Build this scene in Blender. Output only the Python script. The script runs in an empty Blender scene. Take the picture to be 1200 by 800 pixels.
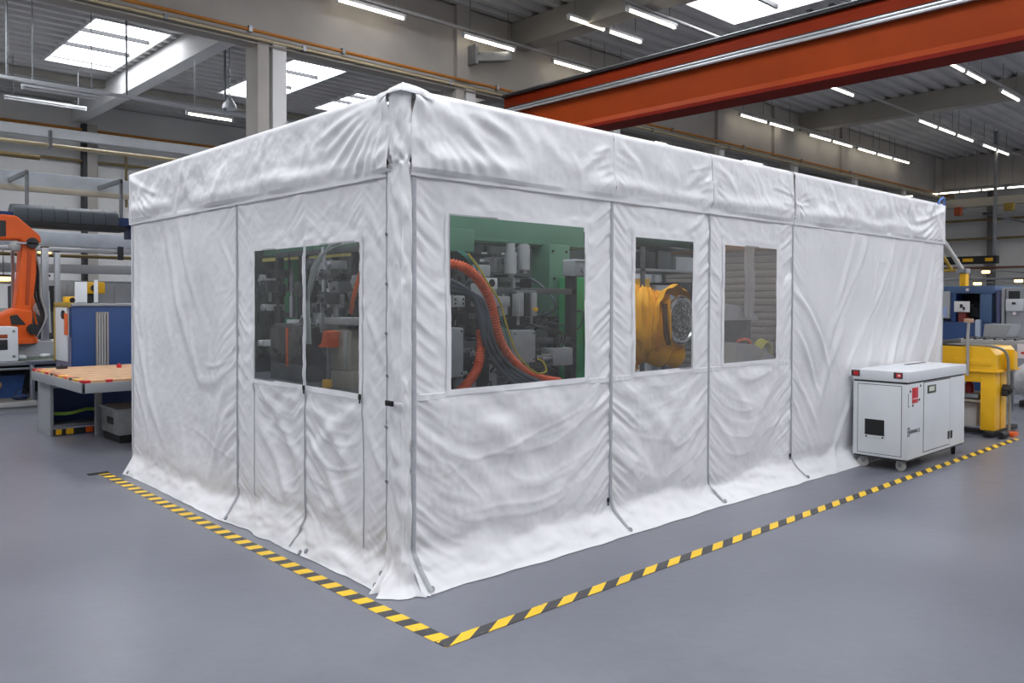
import bpy, bmesh, math, random
import numpy as np
from mathutils import Vector, Matrix

# ------------------------------------------------------------------ camera, world, exposure
SC = bpy.context.scene
COL = SC.collection
yaw, pitch, roll = math.radians(47.0612), math.radians(-1.019), math.radians(0.1764)
fw = Vector((math.cos(yaw)*math.cos(pitch), math.sin(yaw)*math.cos(pitch), math.sin(pitch)))
rt = Vector((math.sin(yaw), -math.cos(yaw), 0))
up = rt.cross(fw)
rt2 = rt*math.cos(roll) + up*math.sin(roll)
up2 = -rt*math.sin(roll) + up*math.cos(roll)
cam_data = bpy.data.cameras.new('camera')
cam = bpy.data.objects.new('camera', cam_data)
COL.objects.link(cam)
cam.matrix_world = Matrix(((rt2.x, up2.x, -fw.x, -2.67), (rt2.y, up2.y, -fw.y, -3.77),
                           (rt2.z, up2.z, -fw.z, 1.65), (0, 0, 0, 1)))
cam_data.sensor_width = 36.0
cam_data.lens = 964.93/1200*36
cam_data.shift_y = -31.28/1200
cam_data.clip_end = 300
SC.camera = cam

SC.view_settings.view_transform = 'Standard'
SC.view_settings.look = 'None'
SC.view_settings.exposure = -0.16
SC.view_settings.gamma = 1.0
SC.view_settings.use_curve_mapping = False

world = bpy.data.worlds.new('daylight')
SC.world = world
world.use_nodes = True
bg = world.node_tree.nodes['Background']
bg.inputs[0].default_value = (0.98, 0.985, 1.0, 1)
bg.inputs[1].default_value = 0.42

SKY_EMIT = 12.0        # radiance of the daylight panels in the roof
TUBE_EMIT = 9.0      # radiance of the fluorescent tubes

# ------------------------------------------------------------------ materials
def lin(c):
    c = c/255.0
    return c/12.92 if c <= 0.04045 else ((c+0.055)/1.055)**2.4
def rgb(r, g, b):
    return (lin(r), lin(g), lin(b), 1.0)

MATS = {}
def mat(name, col, rough=0.5, metal=0.0, var=0.12, scale=3.0, bump=0.0, bscale=40.0, emit=None, estr=0.0, spec=0.5):
    """principled material with procedural tone variation and optional bump"""
    if name in MATS:
        return MATS[name]
    m = bpy.data.materials.new(name)
    m.use_nodes = True
    nt = m.node_tree
    p = nt.nodes['Principled BSDF']
    p.inputs['Roughness'].default_value = rough
    p.inputs['Metallic'].default_value = metal
    p.inputs['Specular IOR Level'].default_value = spec
    c = rgb(*col)
    tc = nt.nodes.new('ShaderNodeTexCoord')
    n = nt.nodes.new('ShaderNodeTexNoise')
    n.inputs['Scale'].default_value = scale
    n.inputs['Detail'].default_value = 6
    nt.links.new(tc.outputs['Object'], n.inputs['Vector'])
    r = nt.nodes.new('ShaderNodeMapRange')
    r.inputs['From Min'].default_value = 0.3
    r.inputs['From Max'].default_value = 0.7
    r.inputs['To Min'].default_value = 1-var
    r.inputs['To Max'].default_value = 1+var*0.6
    nt.links.new(n.outputs['Fac'], r.inputs['Value'])
    mx = nt.nodes.new('ShaderNodeVectorMath')
    mx.operation = 'SCALE'
    mx.inputs[0].default_value = c[:3]
    nt.links.new(r.outputs['Result'], mx.inputs['Scale'])
    nt.links.new(mx.outputs['Vector'], p.inputs['Base Color'])
    if bump > 0:
        n2 = nt.nodes.new('ShaderNodeTexNoise')
        n2.inputs['Scale'].default_value = bscale
        n2.inputs['Detail'].default_value = 4
        nt.links.new(tc.outputs['Object'], n2.inputs['Vector'])
        b = nt.nodes.new('ShaderNodeBump')
        b.inputs['Strength'].default_value = bump
        b.inputs['Distance'].default_value = 0.01
        nt.links.new(n2.outputs['Fac'], b.inputs['Height'])
        nt.links.new(b.outputs['Normal'], p.inputs['Normal'])
    if emit:
        p.inputs['Emission Color'].default_value = rgb(*emit)
        p.inputs['Emission Strength'].default_value = estr
    MATS[name] = m
    return m

def floor_material():
    m = bpy.data.materials.new('epoxy_floor')
    m.use_nodes = True
    nt = m.node_tree
    N, L = nt.nodes.new, nt.links.new
    p = nt.nodes['Principled BSDF']
    tc = N('ShaderNodeTexCoord')
    n1 = N('ShaderNodeTexNoise'); n1.inputs['Scale'].default_value = 0.55; n1.inputs['Detail'].default_value = 5
    n2 = N('ShaderNodeTexNoise'); n2.inputs['Scale'].default_value = 7.0; n2.inputs['Detail'].default_value = 8; n2.inputs['Roughness'].default_value = 0.65
    L(tc.outputs['Object'], n1.inputs['Vector']); L(tc.outputs['Object'], n2.inputs['Vector'])
    cr = N('ShaderNodeValToRGB')
    cr.color_ramp.elements[0].position = 0.32; cr.color_ramp.elements[0].color = rgb(101, 103, 113)
    cr.color_ramp.elements[1].position = 0.68; cr.color_ramp.elements[1].color = rgb(116, 118, 127)
    L(n1.outputs['Fac'], cr.inputs['Fac'])
    mx = N('ShaderNodeMix'); mx.data_type = 'RGBA'; mx.blend_type = 'OVERLAY'; mx.inputs['Factor'].default_value = 0.22
    L(cr.outputs['Color'], mx.inputs['A']); L(n2.outputs['Fac'], mx.inputs['B'])
    L(mx.outputs['Result'], p.inputs['Base Color'])
    mr = N('ShaderNodeMapRange'); mr.inputs['To Min'].default_value = 0.24; mr.inputs['To Max'].default_value = 0.42
    L(n2.outputs['Fac'], mr.inputs['Value']); L(mr.outputs['Result'], p.inputs['Roughness'])
    p.inputs['Specular IOR Level'].default_value = 0.5
    b = N('ShaderNodeBump'); b.inputs['Strength'].default_value = 0.05; b.inputs['Distance'].default_value = 0.02
    n3 = N('ShaderNodeTexNoise'); n3.inputs['Scale'].default_value = 14.0; n3.inputs['Detail'].default_value = 3
    L(tc.outputs['Object'], n3.inputs['Vector']); L(n3.outputs['Fac'], b.inputs['Height']); L(b.outputs['Normal'], p.inputs['Normal'])
    return m

def stripe_material(name, along, slant, period=0.19):
    """yellow and black hazard stripes across a strip that runs along axis 0 (x) or 1 (y)"""
    m = bpy.data.materials.new(name)
    m.use_nodes = True
    nt = m.node_tree
    N, L = nt.nodes.new, nt.links.new
    p = nt.nodes['Principled BSDF']
    p.inputs['Roughness'].default_value = 0.45
    tc = N('ShaderNodeTexCoord'); sp = N('ShaderNodeSeparateXYZ')
    L(tc.outputs['Object'], sp.inputs[0])
    a, b = ('X', 'Y') if along == 0 else ('Y', 'X')
    ma = N('ShaderNodeMath'); ma.operation = 'MULTIPLY_ADD'; ma.inputs[1].default_value = slant
    L(sp.outputs[b], ma.inputs[0]); L(sp.outputs[a], ma.inputs[2])
    dv = N('ShaderNodeMath'); dv.operation = 'DIVIDE'; dv.inputs[1].default_value = period
    L(ma.outputs[0], dv.inputs[0])
    fr = N('ShaderNodeMath'); fr.operation = 'FRACT'; L(dv.outputs[0], fr.inputs[0])
    gt = N('ShaderNodeMath'); gt.operation = 'GREATER_THAN'; gt.inputs[1].default_value = 0.5; L(fr.outputs[0], gt.inputs[0])
    n = N('ShaderNodeTexNoise'); n.inputs['Scale'].default_value = 25; n.inputs['Detail'].default_value = 8
    L(tc.outputs['Object'], n.inputs['Vector'])
    wr = N('ShaderNodeMapRange'); wr.inputs['From Min'].default_value = 0.62; wr.inputs['From Max'].default_value = 0.72
    L(n.outputs['Fac'], wr.inputs['Value'])
    mx = N('ShaderNodeMix'); mx.data_type = 'RGBA'
    mx.inputs['A'].default_value = rgb(58, 58, 60); mx.inputs['B'].default_value = rgb(232, 190, 30)
    L(gt.outputs[0], mx.inputs['Factor'])
    m2 = N('ShaderNodeMix'); m2.data_type = 'RGBA'; m2.inputs['B'].default_value = rgb(120, 118, 112)
    mu = N('ShaderNodeMath'); mu.operation = 'MULTIPLY'; mu.inputs[1].default_value = 0.55
    L(wr.outputs['Result'], mu.inputs[0]); L(mu.outputs[0], m2.inputs['Factor']); L(mx.outputs['Result'], m2.inputs['A'])
    L(m2.outputs['Result'], p.inputs['Base Color'])
    return m

def film_material(name, haze, gloss, tint, wave=3.0, strength=0.25):
    """clear vinyl film: mostly transparent, with a waviness in its gloss and a little milkiness"""
    m = bpy.data.materials.new(name)
    m.use_nodes = True
    nt = m.node_tree
    N, L = nt.nodes.new, nt.links.new
    nt.nodes.remove(nt.nodes['Principled BSDF'])
    out = nt.nodes['Material Output']
    tr = N('ShaderNodeBsdfTransparent'); tr.inputs[0].default_value = rgb(*tint)
    gl = N('ShaderNodeBsdfGlossy'); gl.inputs['Roughness'].default_value = 0.06
    df = N('ShaderNodeBsdfDiffuse'); df.inputs[0].default_value = rgb(225, 225, 225)
    tc = N('ShaderNodeTexCoord'); n = N('ShaderNodeTexNoise'); n.inputs['Scale'].default_value = wave; n.inputs['Detail'].default_value = 3
    L(tc.outputs['Object'], n.inputs['Vector'])
    b = N('ShaderNodeBump'); b.inputs['Strength'].default_value = strength; b.inputs['Distance'].default_value = 0.05
    L(n.outputs['Fac'], b.inputs['Height']); L(b.outputs['Normal'], gl.inputs['Normal'])
    fr = N('ShaderNodeFresnel'); fr.inputs['IOR'].default_value = 1.5; L(b.outputs['Normal'], fr.inputs['Normal'])
    mul = N('ShaderNodeMath'); mul.operation = 'MULTIPLY'; mul.inputs[1].default_value = gloss; L(fr.outputs[0], mul.inputs[0])
    m1 = N('ShaderNodeMixShader'); m1.inputs[0].default_value = haze
    L(tr.outputs[0], m1.inputs[1]); L(df.outputs[0], m1.inputs[2])
    m2 = N('ShaderNodeMixShader'); L(mul.outputs[0], m2.inputs[0]); L(m1.outputs[0], m2.inputs[1]); L(gl.outputs[0], m2.inputs[2])
    L(m2.outputs[0], out.inputs[0])
    return m

def emit_material(name, col, strength):
    m = bpy.data.materials.new(name)
    m.use_nodes = True
    nt = m.node_tree
    nt.nodes.remove(nt.nodes['Principled BSDF'])
    e = nt.nodes.new('ShaderNodeEmission')
    e.inputs[0].default_value = rgb(*col); e.inputs[1].default_value = strength
    nt.links.new(e.outputs[0], nt.nodes['Material Output'].inputs[0])
    return m

# ------------------------------------------------------------------ mesh building
def wloc(o):
    v = Vector((0, 0, 0))
    while o:
        v += o.location
        o = o.parent
    return v

def tag(o, label=None, cat=None, group=None, kind=None):
    if label: o['label'] = label
    if cat: o['category'] = cat
    if group: o['group'] = group
    if kind: o['kind'] = kind
    return o

def thing(name, label, cat, loc=(0, 0, 0), group=None):
    o = bpy.data.objects.new(name, None)
    COL.objects.link(o)
    o.location = loc
    o.empty_display_size = 0.1
    return tag(o, label, cat, group)

class MB:
    """collects shapes in world coordinates and links them as one mesh object"""
    def __init__(s):
        s.v, s.f = [], []
    def add(s, v, f):
        k = len(s.v)
        s.v += [tuple(p) for p in v]
        s.f += [tuple(i+k for i in q) for q in f]
        return s
    def box(s, x0, x1, y0, y1, z0, z1, b=0.0, M=None):
        x0, x1 = min(x0, x1), max(x0, x1); y0, y1 = min(y0, y1), max(y0, y1); z0, z1 = min(z0, z1), max(z0, z1)
        b = min(b, (x1-x0)*.45, (y1-y0)*.45, (z1-z0)*.45)
        if b <= 0:
            v = [(x, y, z) for z in (z0, z1) for y in (y0, y1) for x in (x0, x1)]
            f = [(0, 2, 3, 1), (4, 5, 7, 6), (0, 1, 5, 4), (2, 6, 7, 3), (0, 4, 6, 2), (1, 3, 7, 5)]
        else:
            bm = bmesh.new()
            bmesh.ops.create_cube(bm, size=1)
            for q in bm.verts:
                q.co = ((x0+x1)/2+q.co.x*(x1-x0), (y0+y1)/2+q.co.y*(y1-y0), (z0+z1)/2+q.co.z*(z1-z0))
            bmesh.ops.bevel(bm, geom=list(bm.edges), offset=b, segments=2, profile=0.6, affect='EDGES')
            bm.verts.index_update()
            v = [q.co.copy() for q in bm.verts]; f = [[q.index for q in g.verts] for g in bm.faces]
            bm.free()
        if M is not None:
            v = [M @ Vector(p) for p in v]
        return s.add(v, f)
    def cyl(s, p0, p1, r0, r1=None, n=16, caps=True):
        return s.loft([p0, p1], [r0, r0 if r1 is None else r1], n, caps)
    def loft(s, pts, rad, n=12, caps=True):
        pts = [Vector(p) for p in pts]
        if not hasattr(rad, '__len__'): rad = [rad]*len(pts)
        v, f = [], []
        d0 = (pts[1]-pts[0]).normalized()
        a = d0.orthogonal().normalized()
        for i, p in enumerate(pts):
            if i == 0: d = d0
            elif i == len(pts)-1: d = (pts[i]-pts[i-1])
            else: d = (pts[i+1]-pts[i]).normalized()+(pts[i]-pts[i-1]).normalized()
            if d.length < 1e-9: d = d0
            d = d.normalized()
            a = a-d*a.dot(d)
            if a.length < 1e-6: a = d.orthogonal()
            a.normalize()
            c = d.cross(a)
            for k in range(n):
                t = 2*math.pi*k/n
                v.append(p+(a*math.cos(t)+c*math.sin(t))*rad[i])
        for i in range(len(pts)-1):
            for k in range(n):
                f.append((i*n+k, i*n+(k+1) % n, (i+1)*n+(k+1) % n, (i+1)*n+k))
        if caps:
            f.append(tuple(range(n-1, -1, -1)))
            f.append(tuple((len(pts)-1)*n+k for k in range(n)))
        return s.add(v, f)
    def prism(s, prof, p0, ax_u, ax_v, ax_w, w):
        """closed 2-D outline in (u, v) swept along w"""
        p0, U, V, W = Vector(p0), Vector(ax_u), Vector(ax_v), Vector(ax_w)
        n = len(prof)
        v = [p0+U*a+V*b for a, b in prof]+[p0+U*a+V*b+W*w for a, b in prof]
        f = [tuple(range(n-1, -1, -1)), tuple(range(n, 2*n))]+[(i, (i+1) % n, n+(i+1) % n, n+i) for i in range(n)]
        return s.add(v, f)
    def ring(s, c, axis, R, r, n=20, m=8):
        c, d = Vector(c), Vector(axis).normalized()
        a = d.orthogonal().normalized(); b = d.cross(a)
        v, f = [], []
        for i in range(n):
            t = 2*math.pi*i/n
            e = a*math.cos(t)+b*math.sin(t)
            for k in range(m):
                q = 2*math.pi*k/m
                v.append(c+e*(R+r*math.cos(q))+d*(r*math.sin(q)))
        for i in range(n):
            for k in range(m):
                f.append((i*m+k, ((i+1) % n)*m+k, ((i+1) % n)*m+(k+1) % m, i*m+(k+1) % m))
        return s.add(v, f)
    def ball(s, c, r, n=14, m=9, sq=(1, 1, 1)):
        v, f = [], []
        for i in range(m+1):
            t = math.pi*i/m
            for k in range(n):
                q = 2*math.pi*k/n
                v.append((c[0]+r*sq[0]*math.sin(t)*math.cos(q), c[1]+r*sq[1]*math.sin(t)*math.sin(q), c[2]+r*sq[2]*math.cos(t)))
        for i in range(m):
            for k in range(n):
                f.append((i*n+k, (i+1)*n+k, (i+1)*n+(k+1) % n, i*n+(k+1) % n))
        return s.add(v, f)
    def build(s, name, m, parent=None, smooth=True, angle=35, label=None, cat=None, group=None, kind=None):
        v = np.array(s.v, dtype=float)
        if parent is None:
            lo, hi = v.min(0), v.max(0)
            o_loc = Vector(((lo[0]+hi[0])/2, (lo[1]+hi[1])/2, lo[2]))
            off = np.array(o_loc)
        else:
            o_loc = Vector((0, 0, 0)); off = np.array(wloc(parent))
        me = bpy.data.meshes.new(name)
        me.from_pydata((v-off).tolist(), [], s.f)
        bm = bmesh.new(); bm.from_mesh(me)
        bmesh.ops.recalc_face_normals(bm, faces=bm.faces)
        bm.to_mesh(me); bm.free()
        if smooth:
            me.shade_smooth()
            me.set_sharp_from_angle(angle=math.radians(angle))
        me.materials.append(m)
        o = bpy.data.objects.new(name, me)
        COL.objects.link(o)
        o.parent = parent
        o.location = o_loc
        tag(o, label, cat, group, kind)
        return o

KIDS = {}
def dup(root, loc, label=None, group=None):
    """a copy of a thing with copies of its parts and sub-parts"""
    r = root.copy(); COL.objects.link(r); r.location = loc
    if label: r['label'] = label
    if group: r['group'] = group
    for ch in list(root.children):
        c = ch.copy(); COL.objects.link(c); c.parent = r
        for g in list(ch.children):
            d = g.copy(); COL.objects.link(d); d.parent = c
    return r

def bez(pts, n=10):
    """Catmull-Rom through points"""
    P_ = [Vector(p) for p in pts]
    P_ = [P_[0]*2-P_[1]]+P_+[P_[-1]*2-P_[-2]]
    out = []
    for i in range(1, len(P_)-2):
        for k in range(n):
            t = k/n
            a, b, c, d = P_[i-1:i+3]
            out.append(0.5*((2*b)+(c-a)*t+(2*a-5*b+4*c-d)*t*t+(3*b-a-3*c+d)*t**3))
    out.append(P_[-2])
    return out

# common materials
M_white_paint = mat('white_sheet_metal', (214, 217, 220), 0.42, 0, .05)
M_grey_paint = mat('grey_sheet_metal', (150, 153, 157), 0.45, 0, .08)
M_dark = mat('dark_plastic', (38, 39, 42), 0.5, 0, .2)
M_black = mat('black_rubber', (20, 20, 22), 0.7, 0, .2)
M_alu = mat('aluminium', (178, 181, 185), 0.35, 0.85, .06)
M_steel = mat('galvanised_steel', (140, 143, 147), 0.42, 0.7, .15, 6)
M_chrome = mat('bright_steel', (200, 202, 205), 0.18, 1.0, .05)
M_orange = mat('robot_orange', (221, 92, 22), 0.38, 0, .07)
M_red = mat('red_plastic', (196, 30, 34), 0.4, 0, .08)
M_yellow = mat('yellow_paint', (236, 180, 16), 0.42, 0, .09)
M_blue = mat('blue_sheet_metal', (34, 66, 116), 0.42, 0, .08)
M_green = mat('machine_green', (86, 128, 106), 0.45, 0, .1)
M_concrete = mat('painted_concrete', (170, 166, 160), 0.8, 0, .1, 1.2, 0.08, 30)
M_wall = mat('wall_panel', (218, 218, 217), 0.75, 0, .07, 0.8)
M_deck = mat('roof_deck', (192, 192, 190), 0.6, 0.1, .15, 0.7)
M_beam = mat('roof_beam', (160, 157, 148), 0.75, 0, .08, 1)
M_brownpipe = mat('ochre_gas_pipe', (176, 112, 34), 0.5, 0, .12)
M_pipe = mat('grey_pipe', (168, 168, 166), 0.5, 0.2, .1)
M_olive = mat('olive_pipe', (130, 112, 72), 0.5, 0.1, .15)
M_skypanel = emit_material('daylight_panel', (247, 249, 255), SKY_EMIT)
M_tube = emit_material('fluorescent_glow', (255, 243, 222), TUBE_EMIT)
# ------------------------------------------------------------------ the hall
ZR = 7.75
# floor
MB().box(-14, 40, -12, 26, -0.2, 0).build('floor', floor_material(), kind='structure', smooth=False)

# corrugated roof deck (ribs run along x), with the daylight openings left out
SKY = [(2.95, 4.55, 15.55, 19.75), (7.58, 9.1, 15.4, 19.95), (10.0, 11.9, 13.9, 15.2), (5.4, 5.85, 18.1, 19.95),
       (11.5, 13.3, 3.2, 6.25), (13.75, 14.3, 1.2, 4.0), (10.6, 12.0, 17.2, 19.7),
       (-1.6, 0.4, 3.0, 6.2), (4.2, 6.4, -1.0, 2.6), (-2.2, 0.2, -3.4, 0.2), (-8.0, -5.6, -1.0, 3.0), (4.4, 6.4, -8.5, -4.5),  # from here on unseen panels, added to light tent, floor and hall
       (-3.0, -0.6, -9.5, -6.0), (11.5, 13.5, -5.5, -2.5), (-8.0, -5.6, 8.0, 12.0), (-1.0, 0.5, 12.0, 14.5), (1.4, 3.4, -6.5, -3.6), (14.5, 18, -10, -3.2), (23.5, 27.5, -11, -3.6), (30.5, 34, -10, -2.5), (-3.2, -1.2, 15.5, 20.0), (-8, -6, 15.5, 20), (5.0, 7.0, 4.4, 7.6), (-6.2, -4.4, 3.6, 7.6),
       (19.0, 20.6, -3.0, 0.0), (27, 28.6, -2.0, 1.0), (20, 21.5, 15.5, 19.0), (29, 30.5, 15.5, 19)]
def roof_deck():
    xs = sorted(set([-14, 36.5]+[a for q in SKY for a in q[:2]]))
    prof = []
    per = 0.42
    y = -12.0
    while y < 25:
        prof += [(y, 0.0), (y+.15, 0.0), (y+.19, 0.10), (y+.38, 0.10)]
        y += per
    bys = sorted([b for q in SKY for b in q[2:]])
    vs, fs = [], []
    ny = len(prof)
    for x in xs:
        for (py, pz) in prof:
            vs.append((x, py, ZR+pz))
    for i in range(len(xs)-1):
        cx = (xs[i]+xs[i+1])/2
        for j in range(ny-1):
            cy = (prof[j][0]+prof[j+1][0])/2
            if any(a < cx < b and c+.001 < cy < d-.001 for a, b, c, d in SKY):
                continue
            fs.append((i*ny+j, (i+1)*ny+j, (i+1)*ny+j+1, i*ny+j+1))
    m = MB(); m.add(vs, fs)
    # closing sheet above the ribs
    return m
roof_deck().build('ceiling', M_deck, kind='structure', smooth=False)

def skylight(q, n, label):
    x0, x1, y0, y1 = q
    t = thing('skylight', label, 'skylight', ((x0+x1)/2, (y0+y1)/2, ZR), 'daylight panels in the roof')
    MB().box(x0-.02, x1+.02, y0-.02, y1+.02, ZR+.16, ZR+.20).build('daylight_panel', M_skypanel, t, smooth=False)
    c = MB()
    for a in ((x0-.04, x0, y0-.04, y1+.04), (x1, x1+.04, y0-.04, y1+.04), (x0, x1, y0-.04, y0), (x0, x1, y1, y1+.04)):
        c.box(a[0], a[1], a[2], a[3], ZR-.03, ZR+.20)
    c.build('curb', M_wall, t, smooth=False)
    for k in range(1, n):
        y = y0+(y1-y0)*k/n
        MB().box(x0, x1, y-.035, y+.035, ZR+.06, ZR+.15).build('glazing_bar', M_dark, t, smooth=False)
    return t
SKY_LABELS = ['large bright roof skylight at upper left, in three panes beside a white beam',
              'bright skylight seen past the column, beyond the second white roof beam',
              'bright skylight showing just above the front corner of the white tent',
              'small narrow bright skylight low behind the upper left white beam',
              'large bright skylight above the orange crane beams at top of view',
              'narrow bright skylight just right of the large one above the crane',
              'bright skylight at the tent top edge, left of the front corner']
for i, q in enumerate(SKY):
    if i < len(SKY_LABELS):
        skylight(q, 3 if i != 3 else 1, SKY_LABELS[i])
    else:
        skylight(q, 3, 'bright panel added in the hall roof outside the view for more light')

# deep concrete fascia between the two bays, with its runway ledge
def I_beam_x(m, x0, x1, y, z0, z1, w, t=.03):
    m.box(x0, x1, y-w/2, y+w/2, z0, z0+t); m.box(x0, x1, y-w/2, y+w/2, z1-t, z1); m.box(x0, x1, y-t/2, y+t/2, z0+t, z1-t)
MB().box(-14, 36.5, 9.65, 9.95, 6.12, ZR).build('wall_middle', M_concrete, kind='structure', smooth=False)
m = MB(); I_beam_x(m, -14, 36.5, 9.66, 6.0, 6.14, .30, .02); m.build('trim_1', M_beam, kind='structure', smooth=False)
for x in (3.95, 8.3, 13.05, 17.75, 22.05, 26.4, 30.7):
    m = MB(); m.box(x-.19, x+.02, 9.52, 9.98, 0, 6.12, .01); m.build('column', M_concrete, kind='structure')
    m = MB(); m.box(x+.10, x+.36, 9.55, 9.95, 0, 6.12, .01); m.build('column', M_wall, kind='structure')
# vertical joints and a pilaster with a bracket on the fascia
for x in (8.15, 17.75, 20.9, 25.5):
    MB().box(x, x+.35, 9.55, 9.66, 6.1, ZR).build('column', M_concrete, kind='structure', smooth=False)
t = thing('pipe_bracket', 'angled grey steel bracket sticking out from the fascia pilaster', 'bracket', (8.75, 9.3, 6.7))
MB().prism([(0, 0), (1.0, .22), (1.0, .40), (.1, .2)], (8.5, 9.35, 6.62), (1, 0, 0), (0, 0, 1), (0, 1, 0), .26).build('bracket_arm', M_steel, t)
MB().box(8.44, 8.52, 9.3, 9.66, 6.55, 6.95).build('bracket_plate', M_steel, t)

# cross beams under the deck
def y_beam(x, w, y0, y1, zb, mat_, nm='beam'):
    m = MB(); m.box(x, x+w, y0, y1, zb, ZR-.002, .015); return m.build(nm, mat_, kind='structure')
y_beam(4.78, .36, 9.95, 24.4, 7.15, M_wall)
y_beam(9.75, .45, -12, 9.64, 7.2, M_beam)
y_beam(22.6, .45, -12, 9.64, 7.2, M_beam)
y_beam(-4, .45, -12, 9.64, 7.2, M_beam)
y_beam(12.3, .45, 9.95, 24.4, 7.15, M_beam)
y_beam(16.4, .45, 9.95, 24.4, 7.15, M_beam)
y_beam(20, .45, 9.95, 24.4, 7.15, M_beam)
# purlins in the back bay
for y in (14.6, 21.0):
    MB().box(-14, 36, y, y+.14, ZR-.18, ZR-.001).build('trim_2', M_beam, kind='structure', smooth=False)

# far side wall with columns, rails
MB().box(-14, 38.2, 24.4, 24.6, 0, ZR).build('wall_north', M_wall, kind='structure', smooth=False)
for x in (-1.2, 5.05, 9.6, 14.6, 20, 26):
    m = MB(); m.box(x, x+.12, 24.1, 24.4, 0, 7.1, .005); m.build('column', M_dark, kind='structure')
    m = MB(); m.box(x+.12, x+.42, 24.1, 24.4, 0, 7.1, .005); m.build('column', M_concrete, kind='structure')
# end wall, its fascia and window rails
MB().box(35.0, 35.3, -12, 24.4, 6.45, ZR).build('wall_east', M_concrete, kind='structure', smooth=False)
MB().box(38.0, 38.2, -12, 24.4, 0, ZR).build('wall_far', M_wall, kind='structure', smooth=False)
MB().box(35.3, 35.6, -12, 24.4, ZR-.03, ZR+.05).build('ceiling', M_deck, kind='structure', smooth=False)
MB().box(36.2, 38.2, -12, 24.4, ZR-.03, ZR+.05).build('ceiling', M_deck, kind='structure', smooth=False)
skylight((35.64, 36.15, -6, 16), 6, 'long glowing panel added unseen behind the far end fascia to light the end wall')  # unseen glowing panel, added only to brighten the end wall
m = MB(); m.box(35.0, 35.35, -12, 10.9, 5.62, 5.98, .01); m.build('beam', M_beam, kind='structure')
for y in (8.4, 2.4, 14.4):
    m = MB(); m.box(37.7, 38.0, y, y+.28, 0, 6.6, .01); m.build('column', mat('column_grey', (112, 110, 108), .6), kind='structure')

def pipe(name, pts, r, m_, label, cat='pipe', group=None, brackets=(), n=12):
    if not brackets:
        return MB().loft(pts, r, n).build(name, m_, label=label, cat=cat, group=group)
    t = thing(name, label, cat, brackets[0][:3], group)
    MB().loft(pts, r, n).build('run', m_, t)
    for b in brackets:
        MB().box(b[0]-.03, b[0]+.03, b[1]-r*1.4, b[1]+r*1.4, b[2]-r*1.5, b[2]+r*1.5+b[3]).build('clip', M_steel, t, smooth=False)
    return t
pipe('gas_pipe', [(-14, 9.48, 6.2), (36, 9.48, 6.2)], .03, M_brownpipe, 'long ochre gas pipe clipped along the foot of the grey concrete fascia',
     brackets=[(x, 9.48, 6.2, .01) for x in (1.2, 3.6, 5.4, 9.2, 12.4, 15.5, 19, 22.5, 26)])
pipe('cable_conduit', [(-14, 9.47, 6.07), (36, 9.47, 6.07)], .024, mat('cream_conduit', (196, 182, 146), .5), 'thin cream conduit running just below the ochre gas pipe',
     brackets=[(x, 9.47, 6.07, .01) for x in (2.2, 4.6, 7.9, 11.2, 14.6, 18.2)])

# rails and pipes along the far side wall (upper left of the view)
for (z, r, y, m_, lab) in ((6.92, .045, 24.25, M_brownpipe, 'ochre pipe high on the far side wall behind the left roof beam'),
                           (5.95, .045, 24.25, M_olive, 'olive pipe fixed along the far side wall under the white rail'),
                           (5.25, .035, 24.25, M_dark, 'thin dark pipe on the far side wall above the white girder'),
                           ):
    pipe('wall_pipe', [(-8, y, z), (36, y, z)], r, m_, lab)
MB().box(-8, 30, 23.2, 23.45, 6.38, 6.68, .02).build('white_rail', M_white_paint, label='long white crane rail along the far side wall at upper left', cat='rail')
MB().box(-8, 20, 16.6, 16.9, 4.1, 4.42, .02).build('white_girder', mat('pale_blue_girder', (198, 206, 214), .5), label='pale white girder crossing at left above the dark grey cover', cat='girder')
MB().box(-8, 20, 16.5, 16.62, 3.98, 4.1, .01).build('rail_strip', mat('cream_strip', (206, 196, 176), .5), label='thin cream rail along the bottom edge of the pale girder', cat='rail')
MB().box(-8, 12, 18.0, 18.3, 2.9, 3.24, .02).build('white_girder', mat('pale_blue_girder', (198, 206, 214), .5), label='lower pale girder passing under the dark grey cover at left', cat='girder')
MB().box(-8, 12, 18.6, 18.8, 2.28, 2.5, .02).build('cable_tray', M_alu, label='silver cable tray at left just above the distant machines', cat='cable tray')
MB().box(-8, 12, 18.6, 18.8, 2.0, 2.1, .02).build('cable_tray', M_steel, label='lower grey cable tray at left just above the distant machines', cat='cable tray')
pipe('wall_pipe', [(-8, 15.8, 4.72), (1.9, 15.8, 4.62)], .05, M_olive, 'tan pipe ending at left above the pale girder', brackets=[(1.1, 15.8, 4.70, .2)])
pipe('wall_pipe', [(-8, 16.2, 5.0), (12, 16.2, 4.95)], .045, mat('cream_conduit', (196, 182, 146), .5), 'cream pipe at left running above the pale girder', brackets=[(2.2, 16.2, 4.98, .25)])
pipe('wall_pipe', [(-8, 18.4, 2.72), (12, 18.4, 2.68)], .045, M_olive, 'olive pipe at left below the lower pale girder')
for (x, y, z0, z1) in ((6.35, 24.2, 4.6, 6.3),):
    pipe('wall_pipe', [(x, y, z0), (x, y, z1)], .04, M_olive, 'short upright olive pipe on the far side wall left of the tent top')

# end wall rails
for (z, m_, lab) in ((5.28, M_olive, 'upper tan rail across the far end wall'), (4.44, M_olive, 'lower tan rail across the far end wall'),
                     (3.15, mat('brown_rail', (120, 84, 66), .6), 'brown rail across the far end wall above the blue machine'),
                     (2.65, M_alu, 'silver rail across the far end wall just above the blue machine')):
    MB().box(37.5, 37.62, -12, 24, z-.05, z+.05, .01).build('wall_rail', m_, label=lab, cat='rail')

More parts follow.
